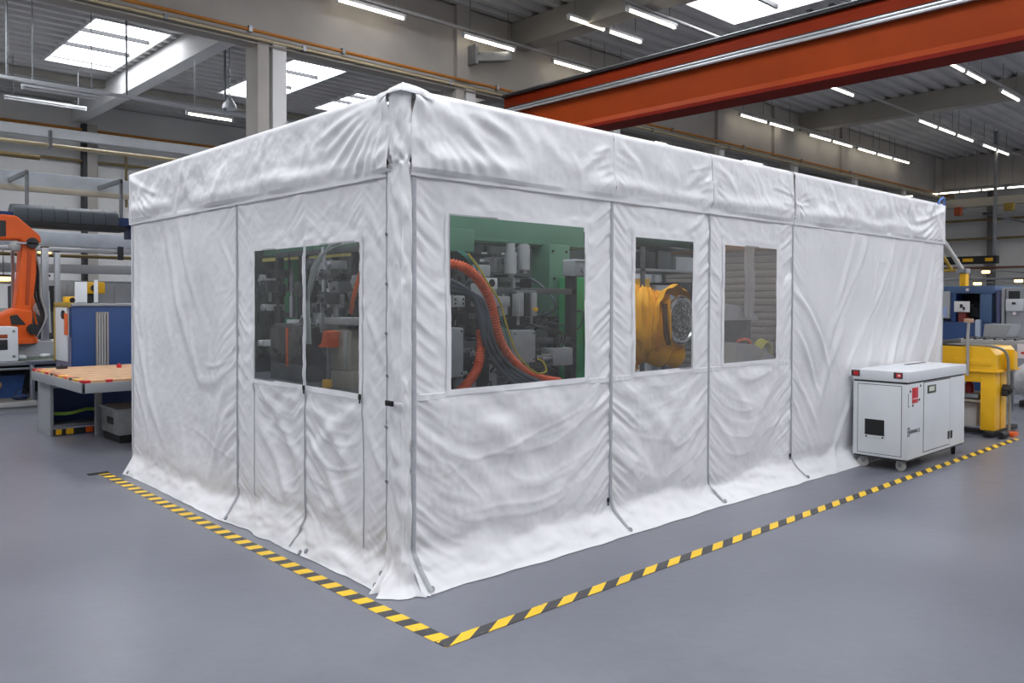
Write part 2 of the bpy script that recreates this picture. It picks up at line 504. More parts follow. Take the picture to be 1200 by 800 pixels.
# ------------------------------------------------------------------ fluorescent tubes
def tube_light(x0, y, z, ln, label, group, axis=0, lit=True, drop=None):
    t = thing('tube_light', label, 'light', (x0+ln/2 if axis == 0 else x0, y if axis == 0 else y+ln/2, z), group)
    def bx(m, a0, a1, b0, b1, z0, z1, b=0):
        if axis == 0: m.box(x0+a0, x0+a1, y+b0, y+b1, z+z0, z+z1, b)
        else: m.box(x0+b0, x0+b1, y+a0, y+a1, z+z0, z+z1, b)
    h = MB(); bx(h, 0, ln, -.05, .05, .024, .075, .008); h.build('housing', M_white_paint, t)
    g = MB()
    if axis == 0: g.cyl((x0+.03, y, z), (x0+ln-.03, y, z), .024, n=10)
    else: g.cyl((x0, y+.03, z), (x0, y+ln-.03, z), .024, n=10)
    g.build('lamp_tube', M_tube if lit else mat('unlit_tube', (225, 226, 228), .3), t)
    for e in (0.0, ln-.04):
        k = MB(); bx(k, e, e+.04, -.035, .035, -.032, .05, .006); k.build('end_cap', M_white_paint, t)
    drop = ZR+.07-z if drop is None else drop
    if drop:
        for e in (.2, ln-.2):
            k = MB()
            if axis == 0: k.cyl((x0+e, y, z+.10), (x0+e, y, z+drop), .01, n=6)
            else: k.cyl((x0, y+e, z+.10), (x0, y+e, z+drop), .01, n=6)
            k.build('suspension_rod', M_steel, t)
    return t
ORD = ['first', 'second', 'third', 'fourth', 'fifth', 'sixth', 'seventh', 'eighth', 'ninth', 'tenth', 'eleventh']
# along the fascia
MB().box(-6, 31, 9.21, 9.29, 7.13, 7.19, .01).build('lighting_rail', M_pipe, label='long thin grey lighting rail hung along the top of the fascia', cat='rail')
for i, (x0, l) in enumerate(((5.12, 1.5), (8.05, 1.45), (10.65, 1.5), (12.25, 1.0), (18.4, 1.5), (20.0, 1.5), (22.5, 1.5), (24.1, 1.5), (26.0, 1.5), (27.6, 1.3), (29.0, 1.5))):
    tube_light(x0, 9.25, 7.02, l, f'{ORD[i]} lit tube from the left in the row along the grey fascia', 'lit tubes along the fascia')
MB().box(9, 34, 5.97, 6.03, 7.14, 7.19, .01).build('lighting_rail', M_pipe, label='thin grey lighting rail running under the roof behind the orange crane', cat='rail')
for i, (x0, l) in enumerate(((9.3, 1.5), (17.0, 1.6), (22.85, 1.45), (24.4, 1.45), (26.0, 1.5), (28.4, 1.4), (29.9, 1.3))):
    tube_light(x0, 6.0, 7.02, l, f'{ORD[i]} lit tube from the left in the middle row under the roof', 'lit tubes in the middle roof row')
MB().box(9, 34, 3.17, 3.23, 7.14, 7.19, .01).build('lighting_rail', M_pipe, label='thin grey lighting rail at upper right, nearest row under the roof', cat='rail')
for i, (x0, l) in enumerate(((17.1, 1.1), (18.3, 1.3), (20.8, 1.5))):
    tube_light(x0, 3.2, 7.02, l, f'{ORD[i]} lit tube from the left in the near right roof row', 'lit tubes in the near right roof row')
for i, (x0, y) in enumerate(((9.2, 7.4), (10.4, 7.4))):
    tube_light(x0, y, 7.2, 1.1, f'{ORD[i]} of two slim lit tubes on the deck right of the near roof beam', 'slim tubes beside the roof beam')
# far end row (runs along y)
for i, y in enumerate((6.0, 6.9, 7.75, 8.55, 9.35, 10.4)):
    tube_light(34.0, y, 6.16, .85, f'{ORD[i]} lit tube from the right in the row before the far end wall', 'lit tubes before the far end wall', axis=1)
# back bay
MB().box(-8, 9.0, 14.96, 15.04, 5.98, 6.05, .01).build('lighting_rail', M_white_paint, label='white lighting rail hung on rods below the upper left skylight', cat='rail')
for x in (1.15, 3.4, 5.6):
    MB().cyl((x, 15, 6.05), (x, 15, ZR+.07), .022, n=8).build('hanger_rod', M_steel, label={1.15: 'leftmost steel rod holding the white lighting rail', 3.4: 'middle steel rod holding the white lighting rail, by the skylight', 5.6: 'right steel rod holding the white lighting rail, past the roof beam'}[x], cat='rod', group='rods of the left lighting rail')
tube_light(1.4, 15, 5.86, 1.5, 'unlit white tube hanging below the left end of the upper left lighting rail', 'tubes on the left lighting rail', lit=False)
tube_light(4.68, 15, 5.86, 1.1, 'lit tube at the right end of the upper left lighting rail', 'tubes on the left lighting rail')
tube_light(2.1, 20, 6.66, 1.9, 'long unlit tube near the far side wall at upper left', 'tubes on the left lighting rail', lit=False)
for i, (x0, y, z, l) in enumerate(((21.1, 15, 7.55, 1.6), (22.2, 14.5, 7.3, 1.5), (29.9, 15, 7.4, 1.2), (34.0, 15, 7.6, 1.3))):
    if x0 < 34: tube_light(x0, y, z-.05, l, f'{ORD[i]} lit tube from the left in the far bay seen under the fascia', 'lit tubes in the far bay')
# small lamp on rail
t = thing('pendant_lamp', 'small white bell lamp hanging on a thin rod at upper left', 'lamp', (5.7, 15.0, 6.1))
MB().loft([(5.7, 15, 6.12), (5.7, 15, 6.2), (5.7, 15, 6.3), (5.7, 15, 6.38)], [.17, .16, .1, .05], 14).build('lamp_shade', M_white_paint, t)
MB().cyl((5.7, 15, 6.38), (5.7, 15, ZR), .012, n=6).build('rod', M_steel, t)
# ------------------------------------------------------------------ white fabric enclosure
def hash2(ix, iy, seed):
    h = (ix.astype(np.int64)*374761393+iy.astype(np.int64)*668265263+seed*974711) & 0x7fffffff
    h = ((h ^ (h >> 13))*1274126177) & 0x7fffffff
    h = h ^ (h >> 16)
    return (h & 0xffff)/65535.0*2-1
def noise2(x, y, seed=0):
    ix, iy = np.floor(x), np.floor(y)
    fx, fy = x-ix, y-iy
    fx = fx*fx*fx*(fx*(fx*6-15)+10); fy = fy*fy*fy*(fy*(fy*6-15)+10)
    a, b = hash2(ix, iy, seed), hash2(ix+1, iy, seed)
    c, d = hash2(ix, iy+1, seed), hash2(ix+1, iy+1, seed)
    return (a+(b-a)*fx)*(1-fy)+(c+(d-c)*fx)*fy
def fbm(x, y, seed=0, n=3):
    r, a = 0, 1
    for i in range(n):
        r = r+a*noise2(x*2**i+17*i, y*2**i+31*i, seed+i); a *= .5
    return r
def fold(s, z, p0, p1, w, a, sharp=False, bend=0.0):
    """a ridge along a (bent) line, fading out at both ends"""
    dx, dz = p1[0]-p0[0], p1[1]-p0[1]
    ln = math.hypot(dx, dz); dx, dz = dx/ln, dz/ln
    t = ((s-p0[0])*dx+(z-p0[1])*dz)/ln
    n = -(s-p0[0])*dz+(z-p0[1])*dx
    n = n+bend*4*t*(t-1)*ln
    e = np.clip(t*4+.3, 0, 1)*np.clip((1-t)*2.2+.1, 0, 1)
    e = np.where((t < -.1) | (t > 1.1), 0, e)
    e = e*e*(3-2*e)
    if sharp:
        return a*e*np.exp(-np.abs(n)/w)
    return a*e*(np.exp(-(n/w)**2)-.45*np.exp(-((n-1.7*w)/(1.2*w))**2))

def step(a, b, x):
    t = np.clip((x-a)/(b-a), 0, 1)
    return t*t*(3-2*t)

rng = random.Random(11)
def rand_folds(s0, s1, z0, z1, n, amp, ang, wr=(.025, .06), ln=(.35, .9)):
    out = []
    for i in range(n):
        a = math.radians(rng.choice(ang)+rng.uniform(-12, 12))
        l = rng.uniform(*ln); s, z = rng.uniform(s0, s1), rng.uniform(z0, z1)
        w = rng.uniform(*wr)
        out.append(((s-math.cos(a)*l/2, z-math.sin(a)*l/2), (s+math.cos(a)*l/2, z+math.sin(a)*l/2), w, amp*rng.uniform(.5, 1.2)*w/.045, False, rng.uniform(-.12, .12)))
    return out

R_SEAM = [.07, 1.79, 3.0, 4.33, 8.02]
L_SEAM = [.10, .37, 1.08, 1.81, 2.09, 4.38]
FOLDS = {'R': [], 'L': [], 'RV': [], 'LV': []}
F = FOLDS['R']
F += [((.12, 1.08), (1.15, .38), .07, .020, False, .12), ((.10, .86), (.85, .30), .05, .014, False, .1),
      ((.35, 1.1), (1.5, .62), .08, .018, False, .15), ((1.76, .98), (.95, .22), .06, .015, False, -.1),
      ((1.76, .72), (1.1, .2), .045, .011, False, -.06), ((.66, .70), (1.76, .97), .008, .006, True, .0),
      ((1.2, .50), (1.76, .68), .008, .005, True, .0), ((.3, .72), (.62, .42), .01, .006, True, 0),
      ((.1, 2.25), (.42, 1.75), .03, .010, False, 0), ((.1, 2.0), (.33, 1.7), .025, .008, False, 0),
      ((.5, 2.3), (.7, 2.18), .03, .006, False, 0)]
F += [((1.85, 1.05), (2.55, .45), .06, .016, False, .1), ((2.95, 1.05), (2.2, .35), .055, .014, False, -.1), ((1.85, .75), (2.3, .28), .045, .011, False, .05),
      ((2.95, .7), (2.45, .22), .04, .01, False, -.05), ((1.86, 2.3), (2.1, 2.15), .03, .008, False, 0), ((2.9, 2.3), (2.6, 2.15), .03, .007, False, 0),
      ((3.05, 1.05), (3.8, .40), .06, .015, False, .1), ((4.28, 1.05), (3.5, .3), .055, .014, False, -.1), ((3.05, .7), (3.5, .25), .04, .01, False, .05),
      ((4.28, .7), (3.8, .25), .04, .01, False, -.05)]
F += [((7.35, 2.34), (5.7, .15), .07, .020, False, .05), ((7.75, 2.2), (6.25, .2), .06, .020, False, .05), ((7.98, 1.75), (6.9, .25), .06, .018, False, .05),
      ((8.0, 1.25), (7.35, .3), .05, .013, False, .05), ((6.6, 2.33), (5.2, .75), .05, .012, False, .04), ((5.9, 2.33), (4.95, 1.3), .05, .008, False, .04),
      ((4.38, 1.75), (5.15, .75), .045, .014, False, .06), ((4.38, 1.4), (4.95, .55), .04, .013, False, .05), ((4.38, 1.0), (4.9, .3), .045, .013, False, .04),
      ((4.38, .75), (4.75, .2), .035, .010, False, 0), ((5.0, 1.3), (5.35, .85), .009, .006, True, 0), ((5.5, .85), (5.9, 1.5), .01, .005, True, 0)]
F = FOLDS['R'] = [(q[0], q[1], q[2], q[3]*(1 if q[4] or q[0][0] > 4.33 else .62), q[4], q[5]) for q in F]
F += rand_folds(.1, 1.75, .25, 1.0, 8, .004, (-25, 25, 15))+rand_folds(1.85, 2.95, .25, 1.0, 6, .0035, (-30, 30), ln=(.3, .6))+rand_folds(3.05, 4.3, .25, 1.0, 6, .0035, (-30, 30), ln=(.3, .6))
F = FOLDS['R'] = [(q[0], q[1], q[2]*(.8 if q[0][0] > 4.33 and not q[4] else 1), q[3]*(1.55 if q[0][0] > 4.33 else 1), q[4], q[5]) for q in F]
F += rand_folds(4.5, 7.9, .2, 2.2, 26, .012, (58, 62, 66), ln=(.6, 1.4))
for s0 in (4.6, 4.9, 5.2, 5.6, 6.0, 6.4, 6.9, 7.3):
    F.append(((s0, 2.38), (s0+rng.uniform(-.05, .08), 1.9), .022, .004, False, 0))
F = FOLDS['L']
F += [((1.75, 1.0), (1.1, .35), .06, .014, False, -.1), ((1.76, .75), (1.25, .2), .045, .01, False, -.05), ((1.15, 1.0), (1.75, .55), .05, .009, False, .1),
      ((1.04, .98), (.45, .45), .055, .013, False, -.1), ((1.03, .72), (.5, .25), .045, .011, False, -.05), ((.42, 1.0), (1.0, .55), .05, .010, False, .1),
      ((1.0, .85), (.45, .62), .008, .005, True, 0), ((1.7, .80), (1.12, .72), .008, .004, True, 0), ((.95, .5), (.5, .3), .008, .005, True, 0),
      ((.36, .9), (.12, .6), .03, .010, False, 0), ((.36, 1.6), (.12, 1.2), .03, .009, False, 0), ((.36, 2.2), (.12, 1.9), .03, .008, False, 0)]
F += [((3.55, 2.34), (2.7, .8), .06, .014, False, .04), ((3.2, 2.33), (2.75, 1.4), .05, .013, False, .03), ((2.75, 1.12), (2.12, 1.22), .010, .009, True, .05),
      ((2.9, 1.0), (2.2, 1.15), .05, .009, False, .1), ((4.3, 1.6), (3.5, .3), .05, .013, False, .03), ((4.33, 1.1), (3.75, .3), .045, .012, False, .03),
      ((4.2, 2.33), (4.0, 1.0), .05, .009, False, .02), ((2.12, .45), (3.2, .62), .008, .005, True, 0), ((2.12, .9), (2.6, .3), .04, .009, False, 0),
      ((2.12, 1.8), (2.4, 2.15), .025, .006, False, 0)]
F += rand_folds(2.2, 4.3, .25, 2.2, 20, .006, (75, 100, 68), ln=(.5, 1.3))+rand_folds(.45, 1.75, .25, .95, 10, .005, (-40, 40), ln=(.3, .7))
F = FOLDS['RV']
for k in range(9):
    a = math.radians(-12-8.5*k)
    F.append(((.06, 2.79), (.06+math.cos(a)*(.95-.06*k), 2.79+math.sin(a)*(.95-.06*k)), .022+.012*(9-k)/9, .012, False, .05))
F += [((.25, 2.75), (.75, 2.42), .05, .016, False, .05), ((.55, 2.78), (1.0, 2.45), .05, .012, False, .05)]
for c, sg in ((1.79, -1), (1.79, 1), (3.0, -1), (3.0, 1)):
    for k in range(5):
        F.append(((c+sg*.03, 2.50+.055*k), (c+sg*(.12+.05*k*rng.uniform(.4, 1.6)), 2.44+.05*k), .014, .005*rng.uniform(.3, 1.1), False, 0))
    F.append(((c+sg*.05, 2.75), (c+sg*.4, 2.5), .035, .010, False, .05))
for k in range(7):
    for sg in (-1, 1):
        a = math.radians(-78+24*k)
        l_ = rng.uniform(.5, 1.15)
        F.append(((4.33+sg*.02, 2.56+rng.uniform(-.05, .05)), (4.33+sg*(.02+.38*abs(math.cos(a))*l_), 2.56+.26*math.sin(a)*l_), .016, rng.uniform(.002, .009), False, rng.uniform(-.1, .1)))
for k in range(8):
    a = math.radians(180+14+9*k)
    F.append(((8.0, 2.79), (8.0+math.cos(a)*(1.15-.09*k), 2.79+math.sin(a)*(1.0-.06*k)), .028, .014, False, .05))
F += rand_folds(.3, 1.7, 2.45, 2.75, 9, .007, (-50, -60), ln=(.2, .45))+rand_folds(1.9, 4.2, 2.45, 2.75, 14, .006, (-45, -55, 50), ln=(.2, .4))+rand_folds(4.6, 7.8, 2.42, 2.76, 24, .008, (50, 58, -60), ln=(.2, .5))
F = FOLDS['LV']
for k in range(8):
    a = math.radians(-14-9*k)
    F.append(((.08, 2.79), (.08+math.cos(a)*(.95-.07*k), 2.79+math.sin(a)*(.8-.03*k)), .026, .012, False, .04))
for k in range(8):
    a = math.radians(180+18+8*k)
    F.append(((4.37, 2.81), (4.37+math.cos(a)*(.9-.06*k), 2.81+math.sin(a)*(.8-.05*k)), .026, .011, False, .05))
F += rand_folds(.5, 4.2, 2.42, 2.76, 22, .006, (-60, -50, 60, 125), ln=(.2, .45))

def seam_pucker(s, z, s0, amp, seed, reach=.17):
    """gathers that start at a seam and droop away from it"""
    d = np.abs(s-s0); sg = (s > s0)*7.0
    e = np.exp(-(d/reach)**1.3)*(1-np.exp(-(d/.016)**2))
    q = z+d*.85-d*d*.5+.02*noise2(z*3, d*4+sg, seed+3)
    n1 = noise2(q*17, d*3.2+sg+.5, seed)
    n2 = noise2(q*34+.7*n1, d*6+sg+3.5, seed+5)
    r = (1-np.abs(n1))**2-.4
    lv = .55+.6*noise2(z*1.6, sg+.5, seed+8)
    return amp*e*np.clip(lv, .15, 1.2)*(.8*r+.45*n2)

WIN = {'R': [(.34, 1.515, 1.12, 2.15), (2.045, 2.77, 1.125, 2.115), (3.215, 4.045, 1.13, 2.115)],
       'L': [(1.095, 1.80, 1.085, 2.0), (.42, 1.065, 1.085, 2.0)]}
def hemline(side, s):
    """how far the skirt kicks out at the floor"""
    n = noise2(s*1.7, s*0+.5, 71 if side == 'R' else 93)
    base = .125 if side == 'R' else .085
    return base+.022*n+.012*noise2(s*5, s*0+3.5, 17)

def disp(side, s, z):
    s = np.asarray(s, float); z = np.asarray(z, float)
    s, z = np.broadcast_arrays(s, z)
    seams = R_SEAM if side == 'R' else L_SEAM
    seed = 5 if side == 'R' else 50
    dmin = np.min([np.abs(s-q) for q in seams], axis=0)
    free = 1-np.exp(-(dmin/.12)**2)
    top = step(2.42, 2.1, z)
    d = .022*fbm(s*1.4, z*1.5, seed, 2)*free*top
    # gentle vertical drape
    d = d+.006*noise2(s*6+.6*noise2(z*1.2, s*.5, seed+3), z*.7, seed+9)*free
    for f in FOLDS[side]:
        d = d+fold(s, z, *f)*(1-np.exp(-(dmin/.05)**2)*.7)
    for i, q in enumerate(seams):
        d = d+seam_pucker(s, z, q, .027 if q not in (.37, 1.81) or side == 'R' else .014, seed+20+i, .21 if side == 'R' else .17)
    # smile-shaped swags across a panel, below the window
    for (a, b) in ([(.07, 1.79), (1.79, 3.0), (3.0, 4.33)] if side == 'R' else [(.37, 1.08), (1.08, 1.81)]):
        u = np.clip((s-a)/(b-a), 0, 1); k = ((s > a) & (s < b))*(4*u*(1-u))**.6*step(1.12, .95, z)*step(.12, .35, z)
        q = z+.24*(4*u*(1-u))*(b-a)/1.4+.05*noise2(s*2.5, z*2.5, seed+90)
        d = d+k*(.011*noise2(q*7+.4*noise2(s*3, z*3, seed+92), s*1.1, seed+91)+.006*(1-np.abs(noise2(q*13, s*1.8, seed+93)))**3)
    # crumple
    cr = 1-np.abs(noise2(s*4.2+.5*noise2(s*7, z*7, seed+95), z*4.2+.5*noise2(s*7+9, z*7, seed+96), seed+97))
    d = d+.0035*cr**7*free*step(-.2, .4, noise2(s*1.3, z*1.3, seed+98))
    d = d+.0016*fbm(s*14, z*14, seed+40, 3)*free+.0006*fbm(s*45, z*45, seed+44, 2)
    # damp around windows, a slightly raised welded frame round each
    for (a, b, c, e) in WIN[side]:
        ds = np.maximum(np.maximum(a-s, s-b), 0); dz = np.maximum(np.maximum(c-z, z-e), 0)
        q = np.hypot(ds, dz)
        k = step(.0, .16, q)
        d = d*(.45+.55*k)+.0012*(1-step(.055, .062, q))
        d = d+.007*np.exp(-(q/.12)**2)*(1-np.exp(-(q/.03)**2))*noise2(s*13+z*8, z*15-s*6, seed+60)
    if side == 'L': d = d*(.15+.85*step(0, .14, 4.38-s))
    else: d = d*(.25+.75*step(0, .12, 8.02-s))
    # skirt: a soft break, then a plain slope out to the floor
    zb = .19+.055*noise2(s*1.9, s*0+.5, seed+70)+.035*noise2(s*5.5, s*0+2.5, seed+72)
    k = np.clip((zb-z)/zb, 0, 1)
    kk = np.sqrt(k*k+.06)-math.sqrt(.06)
    fl = hemline(side, s)*kk*1.28
    wr = np.clip((zb+.06-z)/(zb+.06), 0, 1)
    fl = fl+.016*wr*(1-.5*wr)*(noise2(s*5+z*3, z*17+.6*noise2(s*3, z*3, seed+81), seed+80)+.5*noise2(s*11, z*30, seed+82))
    fl = fl-.012*np.exp(-((z-zb-.02)/.05)**2)*(.6+.6*noise2(s*4, s*0+.5, seed+84))
    d = d*(1-.75*k)+fl
    return d

def vdisp(side, s, z):
    s = np.asarray(s, float); z = np.asarray(z, float)
    s, z = np.broadcast_arrays(s, z)
    key = side+'V'; seed = 205 if side == 'R' else 250
    t = step(2.84, 2.5, z)
    d = .014+.012*t+.018*fbm(s*1.8, z*2.5, seed, 2)*t+.007*noise2(s*5+z*6, z*7-s*2, seed+6)*t
    for q in ((.06, 1.79, 3.0, 4.33, 8.0) if side == 'R' else (.09, 4.38)):
        d = d+seam_pucker(s, z, q, .015, seed+int(q*10), .15)*t
    for f in FOLDS[key]:
        d = d+fold(s, z, *f)
    # swollen roll above the hem
    d = d+.024*np.minimum(step(0, .22, s-.05), step(0, .22, (8.03 if side == 'R' else 4.40)-s))*np.exp(-((z-2.455-.02*noise2(s*2, s*0, seed+3))/.055)**2)*np.clip(.62+.75*noise2(s*1.6, s*0+.5, seed+4), .12, 1.2)
    d = d+.0025*fbm(s*13, z*13, seed+40, 3)+.0006*fbm(s*45, z*45, seed+44, 2)
    # hem band
    d = np.where(z < 2.385, .016+.004*noise2(s*7, z*0, seed+8), d)
    d = np.where(z > 2.80, d-.05*((z-2.80)/.03)**2, d)
    end = (4.40 if side == 'L' else 8.03)-s
    d = .012+(d-.012)*(.12+.88*step(0, .16, end))
    return np.maximum(d, .006)-np.where(z > 2.815, .03*(z-2.815)/.02, 0)

CLOTH = mat('white_pvc_cloth', (231, 231, 233), 0.38, 0, .025, 1.5, .10, 160, spec=.45)
def place(side, s, d, z):
    return (s, -d, z) if side == 'R' else (-d, s, z)

def lines(a, b, stepsize, marks=()):
    pts = sorted(set([a, b]+[m for m in marks if a < m < b]))
    out = []
    for i in range(len(pts)-1):
        n = max(1, int(round((pts[i+1]-pts[i])/stepsize)))
        out += [pts[i]+(pts[i+1]-pts[i])*k/n for k in range(n)]
    return np.array(out+[pts[-1]])

def sheet(name, side, s0, s1, z0, z1, fn, parent, holes=(), extra=0.0, res=.0125, m_=None, pull=0.0):
    S = lines(s0, s1, res, [q for h in holes for q in h[:2]])
    Z = lines(z0, z1, res, [q for h in holes for q in h[2:]]+[.27, 2.385])
    SS, ZZ = np.meshgrid(S, Z)
    D = fn(side, SS, ZZ)+extra
    if pull: SS = SS+pull*step(2.60, 2.80, ZZ)*np.exp(-(SS-s0)/.07)
    ZZ2 = np.maximum(ZZ, .004)
    if side == 'R': V = np.stack([SS, -D, ZZ2], -1)
    else: V = np.stack([-D, SS, ZZ2], -1)
    ns, nz = len(S), len(Z)
    idx = np.arange(ns*nz).reshape(nz, ns)
    q = np.stack([idx[:-1, :-1], idx[:-1, 1:], idx[1:, 1:], idx[1:, :-1]], -1)
    cs, cz = (S[:-1]+S[1:])/2, (Z[:-1]+Z[1:])/2
    keep = np.ones((nz-1, ns-1), bool)
    for (a, b, c, d) in holes:
        keep &= ~((cs[None, :] > a) & (cs[None, :] < b) & (cz[:, None] > c) & (cz[:, None] < d))
    q = q[keep]
    if side == 'L': q = q[:, ::-1]
    me = bpy.data.meshes.new(name)
    off = np.array(wloc(parent))
    me.from_pydata((V.reshape(-1, 3)-off).tolist(), [], q.tolist())
    me.shade_smooth()
    me.materials.append(m_ or CLOTH)
    o = bpy.data.objects.new(name, me)
    COL.objects.link(o); o.parent = parent
    return o

tent = thing('machine_enclosure', 'big white fabric tent enclosure with clear windows standing on the factory floor', 'enclosure', (4.0, 2.2, 0))
panels = {}
panels['R0'] = sheet('curtain_panel', 'R', .06, 1.79, 0, 2.40, disp, tent, [WIN['R'][0]])
panels['R1'] = sheet('curtain_panel', 'R', 1.79, 3.0, 0, 2.40, disp, tent, [WIN['R'][1]])
panels['R2'] = sheet('curtain_panel', 'R', 3.0, 4.33, 0, 2.40, disp, tent, [WIN['R'][2]])
panels['R3'] = sheet('curtain_panel', 'R', 4.33, 8.02, 0, 2.40, disp, tent, res=.0145)
panels['L0'] = sheet('door_panel', 'L', .09, 1.08, 0, 2.40, disp, tent, [WIN['L'][1]])
panels['L1'] = sheet('door_panel', 'L', 1.08, 2.09, 0, 2.40, disp, tent, [WIN['L'][0]])
panels['L2'] = sheet('curtain_panel', 'L', 2.09, 4.38, 0, 2.40, disp, tent, res=.0145)
for a, b in ((.046, 1.787), (1.793, 2.997), (3.003, 4.315), (4.345, 8.03)):
    panels['RV%d' % a] = sheet('valance', 'R', a, b, 2.345, 2.835, vdisp, tent, pull=.028 if a < .1 else 0)
panels['LV'] = sheet('valance', 'L', .078, 4.40, 2.345, 2.84, vdisp, tent, pull=.03)

# clear windows
FILM = film_material('clear_vinyl', .02, 1.6, (226, 230, 230))
FILM2 = film_material('milky_vinyl', .13, 1.3, (222, 216, 210), 4.0, .5)
def pane_disp(side, s, z):
    return .001+.006*fbm(s*2.2, z*1.6, 300, 2)+.0015*fbm(s*9, z*7, 310, 2)
for key, side, w, m_ in (('R0', 'R', WIN['R'][0], FILM), ('R1', 'R', WIN['R'][1], FILM), ('R2', 'R', WIN['R'][2], FILM2), ('L1', 'L', WIN['L'][0], FILM), ('L0', 'L', WIN['L'][1], FILM)):
    o = sheet('window_film', side, w[0]-.004, w[1]+.004, w[2]-.004, w[3]+.004, pane_disp, panels[key], (), 0.0, .02, m_)
    o['label'] = 'clear vinyl window'

# zips and seams: ribbed strips that follow the cloth
M_zip = mat('zip_tape', (172, 174, 180), .45, 0, .1, 60)
M_zipdark = mat('zip_teeth', (112, 115, 122), .45, .2, .15, 80)
def strip(name, side, s_of_z, z0, z1, w, lift, m_, parent, fn=disp, ridge=.003):
    Z = np.linspace(z0, z1, int((z1-z0)/.012)+2)
    off = np.array([-1, -.55, -.5, -.18, .18, .5, .55, 1])*w/2
    hgt = np.array([0, .3, .7, 1, 1, .7, .3, 0])*ridge+lift
    v, f = [], []
    for z in Z:
        sc = s_of_z(z)
        base = float(fn(side, np.array([sc]), np.array([z]))[0])
        for o_, h in zip(off, hgt):
            v.append(place(side, sc+o_, base+h, max(z, .006)))
    n = len(off)
    for i in range(len(Z)-1):
        for k in range(n-1):
            f.append((i*n+k, i*n+k+1, (i+1)*n+k+1, (i+1)*n+k))
    return MB().add(v, f).build(name, m_, parent)
def tail(s0, d):
    return lambda z: s0+d*max(0, (.30-z)/.30)**1.6
ZP = panels
strip('zip', 'R', tail(.078, .05), .02, 2.385, .034, .006, M_zip, ZP['R0'])
strip('zip', 'R', tail(1.79, .12), .02, 2.345, .034, .004, M_zip, ZP['R1'])
strip('zip', 'R', tail(3.0, .12), .02, 2.345, .028, .004, M_zip, ZP['R2'])
strip('zip', 'R', tail(4.335, .16), .02, 2.345, .030, .004, M_zip, ZP['R3'])
strip('edge_seam', 'R', lambda z: 8.0, .02, 2.345, .018, .002, M_zip, ZP['R3'])
strip('zip', 'L', tail(2.09, .05), .02, 2.345, .034, .004, M_zip, ZP['L2'])
strip('edge_seam', 'L', tail(4.33, .02), .25, 2.345, .014, .003, M_zip, ZP['L2'])
strip('zip', 'L', tail(1.08, .10), .03, 1.085, .022, .004, M_zip, ZP['L0'])
strip('window_zip', 'L', lambda z: 1.08, 1.085, 2.0, .026, .006, mat('pale_zip', (205, 207, 212), .5), ZP['L0'])
strip('seam', 'L', lambda z: 1.815, .24, 1.09, .012, .002, M_zip, ZP['L1'], ridge=.002)
strip('seam', 'L', lambda z: .40-.02*math.sin(z*3), .18, 1.09, .012, .002, M_zip, ZP['L0'], ridge=.002)
# binding strips across the bottom and top of the windows
for key, side, (a, b, c, d) in (('R0', 'R', WIN['R'][0]), ('R1', 'R', WIN['R'][1]), ('R2', 'R', WIN['R'][2]), ('L1', 'L', WIN['L'][0]), ('L0', 'L', WIN['L'][1])):
    m = MB()
    for (s0, s1, z0, z1) in ((a-.03, b+.03, c-.03, c+.006), (a-.03, b+.03, d-.006, d+.035), (a-.03, a+.005, c, d), (b-.005, b+.03, c, d)):
        S = lines(s0, s1, .0125); Z = lines(z0, z1, .0125)
        SS, ZZ = np.meshgrid(S, Z)
        D = disp(side, SS, ZZ)+.005
        v = [place(side, x, dd, zz) for x, dd, zz in zip(SS.ravel(), D.ravel(), ZZ.ravel())]
        n = len(S)
        m.add(v, [(i*n+k, i*n+k+1, (i+1)*n+k+1, (i+1)*n+k) for i in range(len(Z)-1) for k in range(n-1)])
    m.build('window_binding', CLOTH, ZP[key])

# welded cross seams running out from under the windows
for key, a, b in (('R0', .10, .30), ('R0', 1.56, 1.77), ('R1', 1.82, 2.01), ('R1', 2.81, 2.98), ('R2', 3.03, 3.18), ('R2', 4.09, 4.31)):
    S = np.linspace(a, b, int((b-a)/.0125)+2); v, f = [], []
    for q in S:
        dd = float(disp('R', np.array([q]), np.array([1.095]))[0])
        for zz, h in ((1.075, .001), (1.078, .0045), (1.112, .0045), (1.115, .001)): v.append(place('R', q, dd+h, zz))
    MB().add(v, [(4*i+k, 4*i+k+1, 4*i+k+5, 4*i+k+4) for i in range(len(S)-1) for k in range(3)]).build('cross_seam', CLOTH, ZP[key])
# corner cover wrapping the front post, crumpled, and the corner cap
def corner_fn(u, z):
    """u from -1 (left wall) to 1 (right wall)"""
    L_ = .125
    u = u*(1+.9*np.clip((.26-z)/.26, 0, 1)*(u > 0))
    a = np.clip(u, -1, 1)
    px = np.where(a < 0, 0, a*L_); py = np.where(a < 0, -a*L_, 0)
    # rounded corner
    r = np.exp(-(a/.28)**2)
    nx = np.where(a < 0, -1.0, 0.0); ny = np.where(a < 0, 0.0, -1.0)
    w = step(-.35, .35, a)
    nx, ny = -(1-w), -w
    k = np.hypot(nx, ny)
    nx, ny = nx/k, ny/k
    d = .014-.014*r+(.011*noise2(a*1.6+z*3.0, z*6+a*1.5, 400)+.007*noise2(a*3.0-z*7, z*11+a*2, 420)+.004*(1-np.abs(noise2(a*2.5+z*6, z*13-a*4, 424)))**3)*(1-.75*np.abs(a)**2)
    # a tie gathers it under the valance
    d = d+.022*np.exp(-((z-2.42)/.035)**2)*noise2(a*5, z*30, 430)
    d = d+.012*step(2.42, 2.5, z)
    k = np.clip((.24-z)/.24, 0, 1)
    d = d+.12*k**2*(.8+.5*noise2(a*3, z*4, 440))+.03*k*noise2(a*4+3, z*14, 450)
    return px+nx*d, py+ny*d
U = np.linspace(-1, .44, 42); Zc = np.linspace(0.004, 2.63, 230)
UU, ZZ = np.meshgrid(U, Zc)
